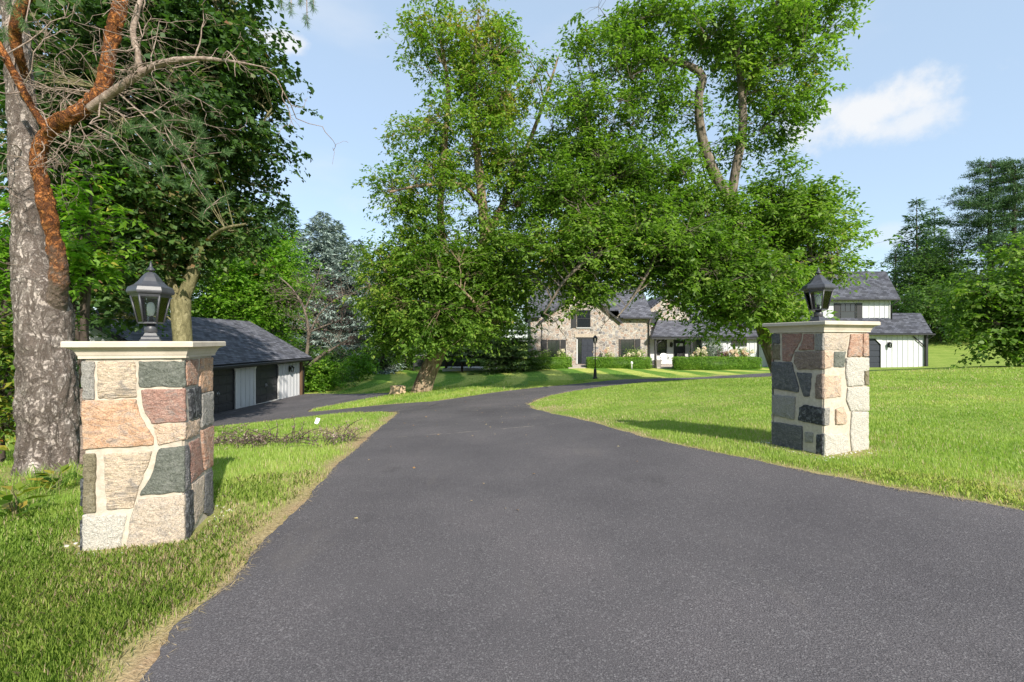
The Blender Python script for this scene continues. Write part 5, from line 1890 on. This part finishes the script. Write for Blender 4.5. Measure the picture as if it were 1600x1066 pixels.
def round_tree(label, px, top_y, bot_y, depth, w_px, leafm, seed, name='broadleaf_tree', group=None, n_clu=560, per=24, leaf=.26, cr=.42, gap=.34, bark='bark_dark', asp=.55):
    """a tree of several lobes, standing on the terrain"""
    rg = np.random.default_rng(seed)
    x = (px - 800) / 711 * depth
    g = gz(x, depth)
    top = EYE + (533 - top_y) / 711 * depth
    bot = max(EYE + (533 - bot_y) / 711 * depth, g + .15)
    w = w_px / 711 * depth
    H = top - g
    trunk = (np.array([(x, depth, g - .1), (x + rg.normal() * .1, depth, g + H * .35), (x + rg.normal() * .2, depth, g + H * .8)]), np.array([max(.05, H * .018), H * .013, .02]))
    limbs = [trunk]
    zc = (top + bot) / 2
    for k in range(5):
        a = rg.random() * 6.3
        e = np.array([x + math.cos(a) * w * .32, depth + math.sin(a) * w * .28, bot + (top - bot) * rg.uniform(.4, .85)])
        s0 = np.array([x, depth, g + H * rg.uniform(.15, .4)])
        limbs.append((np.array([s0, (s0 + e) / 2 + [0, 0, .2], e]), np.array([H * .008, H * .006, .015])))
    blobs = []
    for k in range(11):
        f = rg.random()
        zz = bot + (top - bot) * (.12 + .76 * f)
        wr = w * .5 * math.sqrt(max(.05, 1 - ((f - .42) / .68) ** 2))
        a = rg.random() * 6.3
        rr = wr * rg.uniform(.45, .7)
        blobs.append(((x + math.cos(a) * (wr - rr) * 1.1, depth + math.sin(a) * (wr - rr) * .9, zz), (rr, rr, min(rr, (top - bot) * .22) * rg.uniform(.8, 1.1)), rr ** 2, 1.0))
    blobs.append(((x, depth, top - w * .16), (w * .2, w * .2, w * .16), (w * .2) ** 2, 1))
    return broadleaf(name, label, 'tree' if 'tree' in name else 'shrub', (x, depth, g), limbs, blobs, bark, leafm, 40, n_clu, per, leaf, cr, seed, group, gap=gap, gap_scale=max(.6, w * .16), asp=asp, trunk_sides=8, twig_step=1 if depth < 12 else 3, crown_name='crown' if 'tree' in name else 'foliage')


def vegetation():
    A = 'trees behind the garage'
    # left side, behind pine, maple and garage
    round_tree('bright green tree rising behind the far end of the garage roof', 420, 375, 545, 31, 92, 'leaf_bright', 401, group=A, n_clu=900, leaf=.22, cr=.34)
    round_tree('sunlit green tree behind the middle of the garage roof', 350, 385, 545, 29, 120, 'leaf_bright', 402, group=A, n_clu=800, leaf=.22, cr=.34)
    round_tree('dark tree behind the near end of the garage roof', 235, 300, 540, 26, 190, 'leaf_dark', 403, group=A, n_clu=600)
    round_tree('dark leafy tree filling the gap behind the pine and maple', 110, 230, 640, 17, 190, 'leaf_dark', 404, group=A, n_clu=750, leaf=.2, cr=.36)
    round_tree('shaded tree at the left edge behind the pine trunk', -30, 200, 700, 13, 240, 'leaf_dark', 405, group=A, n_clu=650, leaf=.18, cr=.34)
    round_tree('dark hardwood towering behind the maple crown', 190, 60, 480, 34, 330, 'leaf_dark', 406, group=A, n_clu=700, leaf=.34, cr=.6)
    round_tree('sapling with bright drooping leaves beside the pine trunk', 128, 255, 500, 7.6, 70, 'leaf_bright', 407, name='sapling_tree', n_clu=130, per=18, leaf=.13, cr=.13, gap=.45, bark='bark_dark', asp=.42)
    round_tree('yellowing bush at the left edge beside the pine trunk', 2, 470, 720, 6.0, 90, 'leaf_yellowing', 408, name='bush', n_clu=240, per=18, leaf=.085, cr=.11, gap=.40, asp=.5)
    round_tree('green bush at the left edge under the pine', -5, 280, 500, 6.8, 90, 'leaf_bright', 409, name='bush', n_clu=200, per=18, leaf=.10, cr=.13, gap=.42)
    # spruces and pines beyond the garage
    x = lambda px, d: (px - 800) / 711 * d

    def con(name, label, px, top, d, rpx, needle, seed, **kw):
        g = gz(x(px, d), d)
        h = EYE + (533 - top) / 711 * d - g
        return conifer(name, label, (x(px, d), d, g), h, rpx / 711 * d, needle, 'bark_dark', seed, **kw)
    C = 'conifers beyond the garage'
    con('blue_spruce', 'pale blue spruce tallest of the pair beyond the garage', 505, 330, 47, 135, 'needle_blue', 501, group=C, nl=.24, nw=.06, dens=1.5)
    con('blue_spruce', 'blue spruce with low skirts at the lawn edge beyond the garage', 548, 383, 44, 110, 'needle_blue', 502, group=C, nl=.24, nw=.06, dens=1.6, bare=.03)
    con('spruce_tree', 'pointed dark spruce breaking the skyline beyond the blue spruces', 526, 344, 56, 90, 'needle_spruce', 503, group=C, nl=.24, nw=.06)
    con('spruce_tree', 'dark spruce on the skyline left of the pointed spruce', 445, 312, 54, 110, 'needle_pine', 504, group=C, nl=.26, nw=.07)
    con('spruce_tree', 'dark spruce between the bright tree and the blue spruce', 414, 322, 45, 95, 'needle_pine', 505, group=C, nl=.26, nw=.07)
    con('spruce_tree', 'lower spruce stepping down the skyline toward the leaning tree', 560, 374, 50, 85, 'needle_spruce', 506, group=C, nl=.26, nw=.07)
    con('spruce_tree', 'lowest spruce of the skyline beside the leaning tree', 590, 412, 52, 75, 'needle_spruce', 507, group=C, nl=.26, nw=.07)
    con('spruce_tree', 'dark spruce just above the bright tree behind the garage', 380, 300, 52, 105, 'needle_spruce', 508, group=C, nl=.28, nw=.07)
    # shrubs along the lawn edge by the garage
    S = 'shrubs along the lawn edge'
    for i, (px, t, b_, d, w, mname, lab) in enumerate((
            (478, 545, 610, 29, 62, 'leaf_dark', 'dark shrub beside the garage corner'),
            (515, 548, 604, 31, 55, 'leaf_dark', 'dark low shrub between the garage corner and the blue spruce'),
            (505, 565, 606, 28.5, 36, 'leaf_bright', 'small yellow green shrub at the lawn edge by the garage'),
            (560, 552, 596, 36, 44, 'leaf_bright', 'bright shrub under the skirts of the low blue spruce'),
            (598, 520, 588, 42, 60, 'leaf_dark', 'dark shrub left of the leaning trunk'),
            (632, 500, 588, 46, 62, 'leaf_dark', 'taller dark shrub behind the leaning trunk'))):
        round_tree(lab, px, t, b_, d, w, mname, 600 + i, name='shrub', group=S, n_clu=260, per=22, leaf=.16, cr=.24, gap=.32)
    # half-dead tree by the garage corner
    rg = np.random.default_rng(71)
    P = [px_path(p, 28) for p in ([(468, 618, 8), (474, 585, 7), (496, 560, 6), (520, 545, 4), (545, 530, 2)], [(470, 610, 6), (478, 560, 6), (482, 520, 5), (474, 480, 4), (455, 450, 3), (435, 432, 1.5)], [(480, 530, 4), (500, 490, 3), (530, 465, 2), (560, 458, 1)],
                                         [(482, 520, 3), (505, 510, 2.5), (540, 500, 2), (575, 505, 1)], [(476, 485, 3), (490, 450, 2), (500, 420, 1)])]
    Bl = pxblobs([(455, 455, 40, 26, 1, 1), (500, 450, 45, 30, 1, 1), (545, 480, 45, 30, 1, 1), (520, 520, 50, 26, 1, 1), (560, 530, 35, 24, 1, 1), (475, 500, 30, 25, .6, 1)], 28)
    broadleaf('bare_tree', 'half dead tree with pale bare branches beside the garage corner', 'tree', (*P[0][0][0][:2], gz(-13, 28)), P, Bl, 'bark_ash', 'twig_purple', 120, 800, 7, .10, .28, 72, gap=.33, asp=.25, trunk_sides=8)
    # middle distance, left of the house
    M = 'trees left of the stone house'
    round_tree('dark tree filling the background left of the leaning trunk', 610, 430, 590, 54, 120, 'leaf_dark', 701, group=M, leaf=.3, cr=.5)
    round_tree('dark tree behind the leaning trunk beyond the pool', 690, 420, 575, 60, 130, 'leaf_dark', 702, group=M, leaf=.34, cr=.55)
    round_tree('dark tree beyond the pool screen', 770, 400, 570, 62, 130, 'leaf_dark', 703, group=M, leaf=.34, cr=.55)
    con('spruce_tree', 'dark spruce with bare lower trunk standing before the pool', 697, 440, 43, 40, 'needle_spruce', 711, group=M, nl=.2, nw=.055, bare=.24)
    con('spruce_tree', 'spruce with pale bare trunk foot in mulch before the pool', 722, 455, 41, 42, 'needle_spruce', 712, group=M, nl=.2, nw=.055, bare=.20)
    con('spruce_tree', 'spruce with short pale trunk between pool screen and house', 768, 470, 40, 46, 'needle_yew', 713, group=M, nl=.2, nw=.055, bare=.12)
    con('spruce_tree', 'spreading yellow green spruce with layered boughs beside the house', 800, 492, 37.2, 62, 'needle_yew', 714, group=M, nl=.17, nw=.05, bare=.08, dens=1.6, shape=.7)
    # behind the house
    Bk = 'trees behind the house'
    round_tree('golden green tree behind the porch roof', 1052, 425, 520, 54, 70, 'leaf_yellowing', 721, group=Bk, leaf=.3, cr=.45, n_clu=380)
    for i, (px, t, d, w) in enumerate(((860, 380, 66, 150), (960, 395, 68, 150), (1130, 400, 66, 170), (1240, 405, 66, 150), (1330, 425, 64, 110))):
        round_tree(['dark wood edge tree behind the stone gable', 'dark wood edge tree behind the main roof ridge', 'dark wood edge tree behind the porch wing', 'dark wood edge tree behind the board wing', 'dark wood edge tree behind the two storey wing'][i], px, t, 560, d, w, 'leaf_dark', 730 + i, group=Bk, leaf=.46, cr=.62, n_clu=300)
    # right side
    Rg = 'trees beyond the garage wing'
    tall_pine('tall pine left of two with open tufted boughs beyond the lawn', (x(1548, 48), 48, gz(x(1548, 48), 48)), EYE + (533 - 252) / 711 * 48 - gz(x(1548, 48), 48), 801, r=5.6, bare=.40, n=80)
    tall_pine('tall pine right of two at the right edge beyond the lawn', (x(1586, 46), 46, gz(x(1586, 46), 46)), EYE + (533 - 258) / 711 * 46 - gz(x(1586, 46), 46), 802, r=5.2, bare=.42, n=74)
    tall_pine('dead topped pine behind the roof corner of the wing', (x(1400, 52), 52, gz(x(1400, 52), 52)), EYE + (533 - 388) / 711 * 52 - gz(x(1400, 52), 52), 803, r=2.6, bare=.55, n=16, per=70)
    con('spruce_tree', 'tall narrow spruce behind the garage wing', 1432, 308, 56, 58, 'needle_pine', 811, group=Rg, nl=.3, nw=.07, bare=.1, dens=.6, whorls=34)
    con('spruce_tree', 'narrow spruce beside the tallest spruce behind the garage wing', 1460, 322, 58, 58, 'needle_pine', 812, group=Rg, nl=.3, nw=.07, bare=.1, dens=.6, whorls=32)
    round_tree('grey green tree under the pines on the slope', 1482, 372, 530, 50, 120, 'leaf_dark', 821, group=Rg, leaf=.28, cr=.48, n_clu=700)
    round_tree('dark round tree on the slope right of the garage wing', 1470, 440, 535, 45, 110, 'leaf_dark', 822, group=Rg, leaf=.24, cr=.4, n_clu=700)
    round_tree('dark tree at the top of the grassy slope under the pines', 1545, 420, 545, 46, 130, 'leaf_dark', 823, group=Rg, leaf=.24, cr=.42, n_clu=700)
    round_tree('low dark tree in the hedgerow at the right edge', 1630, 400, 545, 45, 150, 'leaf_dark', 824, group=Rg, leaf=.26, cr=.45, n_clu=700)
    # near maple at right edge: crown reaches into the picture
    g = gz(24.6, 19.5)
    P = [(np.array([(24.6, 19.5, g - .1), (24.5, 19.5, g + 1.2), (24.3, 19.4, g + 3.0), (24.2, 19.4, g + 5.0)]), np.array([.22, .19, .12, .03])),
         (np.array([(24.5, 19.5, g + 1.2), (23.2, 19.2, g + 1.9), (21.6, 19.0, g + 2.0), (20.6, 18.9, g + 1.6)]), np.array([.09, .07, .04, .015])),
         (np.array([(24.4, 19.5, g + 2.0), (23.2, 19.6, g + 2.9), (22.2, 19.6, g + 3.5)]), np.array([.08, .06, .02]))]
    Bl = pxblobs([(1575, 450, 60, 45, 1.2, 1), (1620, 420, 60, 40, 1, 1), (1590, 500, 65, 40, 1.3, 1), (1550, 490, 32, 40, 1, .9), (1640, 480, 70, 60, 1, 1), (1590, 540, 50, 22, .9, .85), (1560, 535, 26, 18, .6, .8), (1690, 450, 70, 70, 1, 1), (1700, 520, 60, 50, .8, 1)], 19.3)
    broadleaf('maple_tree', 'green maple with low hanging boughs at the right edge of the lawn', 'tree', (24.6, 19.5, g), P, Bl, 'bark_dark', 'leaf_ash', 80, 1300, 28, .17, .26, 831, gap=.36, gap_scale=.8, asp=.7, droop=.55)


vegetation()

# ------------------------------------------------------------------ garden things by the house
def hedge(label, x0, x1, y0, y1, z0, z1, seed, brown=0.0):
    rg = np.random.default_rng(seed)
    n = int(((x1 - x0) * 2 * (z1 - z0) + (x1 - x0) * (y1 - y0) + 2 * (y1 - y0) * (z1 - z0)) * 620)
    areas = np.array([(x1 - x0) * (z1 - z0), (x1 - x0) * (z1 - z0), (x1 - x0) * (y1 - y0), (y1 - y0) * (z1 - z0), (y1 - y0) * (z1 - z0)])
    f = rg.choice(5, n, p=areas / areas.sum())
    u, v = rg.random(n), rg.random(n)
    X = np.where(f == 3, x0, np.where(f == 4, x1, x0 + u * (x1 - x0)))
    Y = np.where(f == 0, y0, np.where(f == 1, y1, y0 + np.where(f == 2, v, u) * (y1 - y0)))
    Z = np.where(f == 2, z1, z0 + v * (z1 - z0))
    nrm = np.array([(0, -1, 0), (0, 1, 0), (0, 0, 1), (-1, 0, 0), (1, 0, 0)], float)[f]
    P = np.stack([X, Y, Z], 1)
    P = P + nrm * ((vnoise(P, .28, seed, 2) - .55) * .16 + rg.normal(size=n) * .025)[:, None]
    D = unit(nrm * .6 + np.array([0, 0, .4]) + rg.normal(size=(n, 3)) * .6)
    Nn = unit(nrm + rg.normal(size=(n, 3)) * .7)
    L = rg.uniform(.05, .09, n)
    rnd = np.clip(.5 + 1.0 * (vnoise(P, .3, seed + 2, 2) - .5) + rg.normal(size=n) * .12, 0, .9)
    if brown:
        rnd = np.where(vnoise(P, .5, seed + 4, 2) > 1 - brown * .33, rg.uniform(.9, 1, n), rnd)
    c = np.array([(x0 + x1) / 2, (y0 + y1) / 2, z0])
    V, F, a = leaf_arrays(P - c, D, Nn, L, L * .6, rnd)
    i = .09
    k = len(V)
    bx = np.array([(x, y, z) for z in (z0 - .1, z1 - i) for y in (y0 + i, y1 - i) for x in (x0 + i, x1 - i)]) - c
    bf = np.array([(0, 2, 3, 1), (4, 5, 7, 6), (0, 1, 5, 4), (2, 6, 7, 3), (0, 4, 6, 2), (1, 3, 7, 5)]) + k
    me = np_mesh('hedge', np.vstack([V, bx]), np.vstack([F, bf]), {'rnd': np.concatenate([a, np.full(8, .05)])})
    tag(link('hedge', me, MATS['leaf_box'], None, tuple(c)), label, 'hedge', 'clipped hedges along the house')


hedge('clipped hedge left of the front door', 1.3, 4.9, 37.35, 38.1, -.84, -.02, 1)
hedge('clipped hedge between the front door and the porch', 6.15, 11.3, 36.85, 37.65, -.86, .0, 2)
hedge('long clipped hedge with a brown end before the board wing', 13.0, 19.75, 36.0, 36.95, -.86, .06, 3, .55)


def flower_shrub(name, label, x, y, z0, h, w, leafm, seed, blooms=0, bloomm='petal_cream', n=900, leaf=.10, group=None):
    rg = np.random.default_rng(seed)
    root = empty(name, (x, y, z0), label, 'shrub', group)
    wd = Wood()
    tips = []
    for k in range(16):
        a = rg.random() * 6.3
        r = w * .5 * rg.random() ** .6
        e = np.array([math.cos(a) * r, math.sin(a) * r * .7, h * rg.uniform(.65, 1.0) * (1 - .25 * (r / (w * .5)) ** 2)])
        Q = np.array([(0, 0, -.05), (e[0] * .4, e[1] * .4, e[2] * .5), e])
        wd.tube(Q, [.014, .009, .004], 4)
        tips.append(e)
    wd.build('stem', MATS['bark_dark'], root, (0, 0, 0))
    tips = np.array(tips)
    ci = rg.integers(0, len(tips), n)
    t = rg.uniform(.25, 1.0, n)[:, None]
    P = tips[ci] * t + rg.normal(size=(n, 3)) * np.array([.16, .13, .10]) * (w / 1.6)
    P[:, 2] = np.maximum(P[:, 2], .05)
    D = unit(rg.normal(size=(n, 3)) + P * .5)
    Nn = unit(np.array([0, -.2, 1]) + rg.normal(size=(n, 3)) * .5)
    L = leaf * rg.uniform(.7, 1.3, n)
    leaf_object('foliage', [leaf_arrays(P, D, Nn, L, L * .6, np.clip(rg.normal(.5, .22, n), 0, 1))], MATS[leafm], root)['kind'] = 'stuff'
    for k in range(blooms):
        c = tips[k % len(tips)] * rg.uniform(.75, 1.05) + rg.normal(size=3) * np.array([.18, .12, .10])
        c[1] -= .12
        m = 60
        d = rand_dirs(m, rg)
        L = np.full(m, .105)
        hue = np.clip(rg.normal(.35 + .5 * rg.random() ** 2, .1), 0, 1)
        leaf_object('bloom', [leaf_arrays(d * rg.uniform(.04, .13, m)[:, None], d + rg.normal(size=(m, 3)) * .4, d, L, L * .9, np.clip(hue + rg.normal(size=m) * .1, 0, 1))], MATS[bloomm], root, tuple(c))['kind'] = 'stuff'
    return root


G = 'shrubs along the house front'
flower_shrub('hydrangea', 'lime green shrub left of the front windows', 2.7, 38.3, -.8, 1.5, 1.7, 'leaf_lime', 11, 0, n=1500, group=G)
flower_shrub('hydrangea', 'lime hydrangea between the left window and the front door', 4.15, 38.35, -.8, 1.45, 1.4, 'leaf_lime', 12, 5, n=1300, group=G)
flower_shrub('hydrangea', 'lime hydrangea right of the front door', 8.0, 38.2, -.8, 1.3, 1.5, 'leaf_lime', 13, 5, n=1300, group=G)
flower_shrub('hydrangea', 'lime hydrangea under the window beside the porch', 10.2, 38.1, -.8, 1.75, 2.2, 'leaf_lime', 14, 9, n=2000, group=G)
flower_shrub('hydrangea', 'pink and cream hydrangea beside the porch door', 15.35, 37.45, -.8, 1.75, 1.5, 'leaf_box', 15, 16, n=1500, group=G)
flower_shrub('ornamental_shrub', 'tall grey leaved shrub before the porch roof', 16.5, 37.6, -.8, 2.9, 1.7, 'leaf_grey', 16, 0, n=2800, leaf=.11, group=G)
flower_shrub('ornamental_shrub', 'red leaved shrub behind the long hedge', 17.25, 37.45, -.8, 1.75, 1.1, 'leaf_red', 17, 0, n=1100, group=G)
flower_shrub('hydrangea', 'large cream hydrangea behind the long hedge before the board wing', 18.6, 37.5, -.8, 1.85, 2.2, 'leaf_box', 18, 26, n=2200, group=G)


def wicker_chair():
    x, y, z = 13.05, 38.85, -.62
    root = empty('porch_chair', (x, y, z), 'white wicker armchair on the porch', 'chair')
    M = MATS['wicker_white']
    MB().box(-.30, .30, -.28, .28, .36, .43, .02).build('seat', M, root)
    n = 13
    prev = []
    for k in range(n):
        a = math.pi * k / (n - 1)
        p0 = (-.33 * math.cos(a), .02 + .28 * math.sin(a), .40)
        hz = .62 + .33 * math.sin(a) ** .8
        p1 = (-.37 * math.cos(a), .05 + .33 * math.sin(a), hz)
        prev.append((p0, p1))
    m = MB()
    for (a0, a1), (b0, b1) in zip(prev[:-1], prev[1:]):
        m.add([a0, b0, b1, a1], [(0, 1, 2, 3)])
        m.add([tuple(np.array(q) * [.93, .93, 1]) for q in (a0, b0, b1, a1)], [(0, 1, 2, 3)])
    m.build('backrest', M, root)
    MB().tube([p[1] for p in prev], [.032] * n, 8).build('back_rim', M, root)
    for s in (-1, 1):
        MB().tube([(s * .35, .05, .62), (s * .36, -.15, .64), (s * .34, -.30, .58)], [.035] * 3, 8).build('armrest', M, root)
        MB().tube([(s * .34, -.29, .58), (s * .31, -.27, .36)], [.028] * 2, 8).build('arm_post', M, root)
        for sy in (-.25, .25):
            MB().tube([(s * .28, sy, .37), (s * .29, sy * 1.05, 0)], [.03, .025], 8).build('leg', M, root)


wicker_chair()


def planter():
    root = empty('planter', (12.25, 38.15, -.76), 'grey square planter at the porch post', 'planter')
    MB().lathe([(.24, 0), (.29, .5), (.31, .5), (.31, .56), (.27, .56), (.25, .42)], (0, 0, 0), 4, False, math.pi / 4).build('pot', MATS['planter_grey'], root)
    MB().lathe([(.25, .40), (.24, .46), (.1, .49)], (0, 0, 0), 4, False, math.pi / 4).build('soil', MATS['mulch'], root)


planter()


def lamp_post():
    x, y = 4.97, 27.2
    z = gz(x, y)
    root = empty('lamp_post', (x, y, z), 'black garden lamp post at the drive before the front door', 'lamp post')
    M = MATS['black_trim']
    MB().lathe([(.14, -.05), (.14, .08), (.10, .12), (.085, .55), (.06, .60), (.045, .62)], (0, 0, 0), 8, False).build('base', M, root)
    MB().lathe([(.035, .60), (.028, 2.05), (.05, 2.06), (.05, 2.10), (.03, 2.12)], (0, 0, 0), 12).build('post', M, root)
    MB().tube([(-.18, 0, 1.85), (.18, 0, 1.85)], [.013] * 2, 6).build('ladder_bar', M, root)
    MB().lathe([(.07, 2.12), (.13, 2.42), (.128, 2.42), (.068, 2.125)], (0, 0, 0), 6, False).build('glass_body', MATS['glass_clear'], root)
    for i in range(6):
        a = i * math.pi / 3
        MB().tube([(.072 * math.cos(a), .072 * math.sin(a), 2.12), (.132 * math.cos(a), .132 * math.sin(a), 2.42)], [.009] * 2, 4).build('bar', M, root)
    MB().lathe([(.16, 2.42), (.155, 2.45), (.07, 2.56), (.02, 2.60), (.006, 2.68)], (0, 0, 0), 6, False).build('cap', M, root)


lamp_post()


def path_light():
    x, y = 9.6, 36.5
    root = empty('path_light', (x, y, gz(x, y)), 'small pale bollard light in front of the hedge', 'path light')
    MB().lathe([(.05, -.05), (.05, .38), (.03, .40)], (0, 0, 0), 12).build('post', MATS['concrete'], root)
    MB().lathe([(.05, .40), (.10, .42), (.10, .52), (.05, .60), (.02, .61)], (0, 0, 0), 12).build('head', MATS['white_plastic'], root)


path_light()


def pool_area():
    """dark screen panels between posts round the pool"""
    org = (-2.5, 44, gz(-2.5, 44))
    root = empty('pool_fence', org, 'low dark glass pool screen with pale top rail beyond the spruces', 'fence')
    z0, z1 = -1.18, .05
    xs = [-9.5, -7.9, -6.3, -4.0, -2.4, -.8, .8]
    o = np.array(org)
    for a, b in zip(xs[:-1], xs[1:]):
        MB(o).box(a + .05, b - .05, 43.98, 44.02, z0 + .1, z1 - .06).build('panel', MATS['pool_fence'], root)
        MB(o).box(a, b, 43.95, 44.05, z1 - .055, z1).build('rail', MATS['white_trim'], root)
    for a in xs:
        MB(o).box(a - .045, a + .045, 43.94, 44.06, z0 - .3, z1 - .058).build('post', MATS['black_trim'], root)
    sheet_z = MB().box(-6.5, 4.2, 42.6, 56, -1.6, -1.18)
    tag(sheet_z.build('pool_terrace', MATS['concrete']), kind='structure')


pool_area()


def stump():
    x, y = -5.15, 20.6
    z = gz(x, y)
    rg = np.random.default_rng(3)
    V, F = [], []
    k = 18
    rad = .27 + rg.normal(size=k) * .03
    prof = [(1.15, -.08), (1.08, .05), (1.0, .2), (.98, .36), (.9, .375), (.0, .37)]
    for s, h in prof:
        for i in range(k):
            a = 2 * math.pi * i / k
            V.append((x + rad[i] * s * math.cos(a), y + rad[i] * s * math.sin(a), z + h))
    for j in range(len(prof) - 1):
        for i in range(k):
            F.append((j * k + i, j * k + (i + 1) % k, (j + 1) * k + (i + 1) % k, (j + 1) * k + i))
    o = MB((x, y, z)).add(V, F, False).build('tree_stump', MATS['cut_wood'], None, (x, y, z))
    tag(o, 'short sawn tree stump beside the leaning trunk', 'stump')


stump()


def ground_things():
    rg = np.random.default_rng(90)
    # small white marker card on the verge
    x, y = -4.27, 9.9
    z = gz(x, y)
    root = empty('marker_card', (x, y, z), 'small white card leaning on the grass verge', 'card')
    root.rotation_euler = (R(-35), R(18), R(15))
    MB().box(-.04, .04, -.004, .004, .02, .16, .003).build('card', MATS['white_plastic'], root)
    MB().tube([(0, .010, -.06), (0, .010, .15)], [.005] * 2, 6).build('stake', MATS['steel'], root)
    # bare brush behind the left pillar
    x, y = -3.7, 7.0
    z = gz(x, y)
    root = empty('bare_brush', (x, y, z), 'low purple stemmed brush on the verge behind the left pillar', 'shrub')
    wd = Wood()
    P, D = [], []
    for k in range(170):
        a = np.array([(-.75, -.2, .25, .95)[rg.integers(0, 4)] + rg.normal() * .17, rg.normal() * .24, -.02])
        d = unit(np.array([rg.normal() * .8, rg.normal() * .4, rg.uniform(.35, 1.1)]))
        ln = rg.uniform(.2, .6)
        s = np.linspace(0, 1, 6)[:, None]
        Q = a + d * s * ln + np.array([rg.normal() * .12, rg.normal() * .08, -.16]) * s ** 2 * ln * 2
        a_z = terrain(Q[:, 0] + x, Q[:, 1] + y) - z
        Q[:, 2] = np.maximum(Q[:, 2] + a_z[0], a_z + .004)
        wd.tube(Q, np.linspace(.006, .0025, 6), 4)
        m = rg.integers(6, 16)
        i = rg.integers(2, 6, m)
        P.append(Q[i] + rg.normal(size=(m, 3)) * .015)
        D.append(unit(rg.normal(size=(m, 3))))
    wd.build('stem', MATS['bark_dark'], root, (0, 0, 0))['kind'] = 'stuff'
    P, D = np.vstack(P), np.vstack(D)
    n = len(P)
    L = rg.uniform(.02, .045, n)
    leaf_object('foliage', [leaf_arrays(P, D, rand_dirs(n, rg), L, L * .5, rg.random(n))], MATS['twig_purple'], root)['kind'] = 'stuff'
    # weeds and long tufts at the pine foot
    arrs = []
    for k in range(46):
        cx, cy = -4.75 + rg.normal() * .55, 4.55 + rg.normal() * .28
        m = 26
        c = np.array([cx, cy, gz(cx, cy)])
        d = unit(np.stack([rg.normal(size=m) * .6, rg.normal(size=m) * .6, rg.uniform(.5, 1.2, m)], 1))
        L = rg.uniform(.10, .24, m)
        arrs.append(leaf_arrays(np.tile(c, (m, 1)) + rg.normal(size=(m, 3)) * [.03, .03, 0], d, unit(d * [1, 1, 0] * -1 + [0, 0, .6]), L, np.full(m, .009), np.clip(rg.normal(.35, .25, m), 0, .95), mid=.5))
    tag(leaf_object('weeds', arrs, MATS['grass_blade']), 'long weedy grass tufts at the foot of the pine', 'weeds', kind='stuff')
    # broad leaved weeds at the left edge
    for i, (cx, cy, s, lab) in enumerate(((-3.95, 3.62, 1.0, 'broad leaved yellowing weed at the left edge of the verge'), (-4.35, 4.35, .8, 'broad leaved weed between the pine and the left edge'))):
        z = gz(cx, cy)
        root = empty('weed_plant', (cx, cy, z), lab, 'plant', 'broad leaved weeds')
        m = 26
        a = rg.uniform(0, 6.3, m)
        t = rg.uniform(.1, 1, m)
        P = np.stack([np.cos(a) * .05, np.sin(a) * .05, t * .22 * s], 1)
        D = unit(np.stack([np.cos(a), np.sin(a), rg.uniform(.1, .8, m)], 1))
        L = rg.uniform(.12, .22, m) * s
        leaf_object('foliage', [leaf_arrays(P, D, unit(np.array([0, 0, 1.]) + rg.normal(size=(m, 3)) * .3), L, L * .38, rg.uniform(0, .85, m))], MATS['leaf_yellowing'], root)['kind'] = 'stuff'
        wd = Wood()
        for q in range(5):
            wd.tube([(0, 0, -.02), (rg.normal() * .02, rg.normal() * .02, .12 * s), (rg.normal() * .05, rg.normal() * .05, .24 * s)], [.005, .004, .002], 4)
        wd.build('stem', MATS['bark_maple'], root, (0, 0, 0))
    # fallen leaves on the asphalt
    n = 140
    x = np.concatenate([rg.normal(-.6, 1.3, n // 2), rg.normal(0, 2.2, n - n // 2)])
    y = np.concatenate([rg.uniform(8, 17, n // 2), rg.uniform(3.5, 13, n - n // 2)])
    k = in_poly(x, y, DRIVE)
    x, y = x[k], y[k]
    n = len(x)
    P = np.stack([x, y, terrain(x, y) + .030], 1)
    a = rg.uniform(0, 6.3, n)
    D = np.stack([np.cos(a), np.sin(a), rg.uniform(0, .2, n)], 1)
    L = rg.uniform(.02, .045, n)
    tag(leaf_object('fallen_leaves', [leaf_arrays(P, D, unit(np.array([0, 0, 1.]) + rg.normal(size=(n, 3)) * .25), L, L * .6, rg.random(n), fold=.1)], MATS['fallen_leaf']), 'scattered small fallen leaves on the asphalt drive', 'leaves', kind='stuff')
    # pale stone chips round the pillar feet
    arrs = []
    P = []
    for cx, cy, hw, yaw in PADS:
        for q in range(320):
            u, v = rg.uniform(-1.35, 1.35, 2) * hw
            if max(abs(u), abs(v)) < hw * .98:
                continue
            c, s = math.cos(yaw), math.sin(yaw)
            P.append((cx + u * c - v * s, cy + u * s + v * c))
    m = MB()
    for px_, py_ in P:
        r = rg.uniform(.003, .010)
        z = gz(px_, py_)
        V = [(px_ + r * rg.uniform(.6, 1.2) * sx, py_ + r * rg.uniform(.6, 1.2) * sy, z + zz) for zz in (-.004, r * .8) for sx, sy in ((-1, -1), (1, -1), (1, 1), (-1, 1))]
        m.add(V, [(3, 2, 1, 0), (4, 5, 6, 7), (0, 1, 5, 4), (1, 2, 6, 5), (2, 3, 7, 6), (3, 0, 4, 7)])
    tag(m.build('gravel', MATS['gravel_white']), 'pale stone chips around the feet of the pillars', 'gravel', kind='stuff')


ground_things()
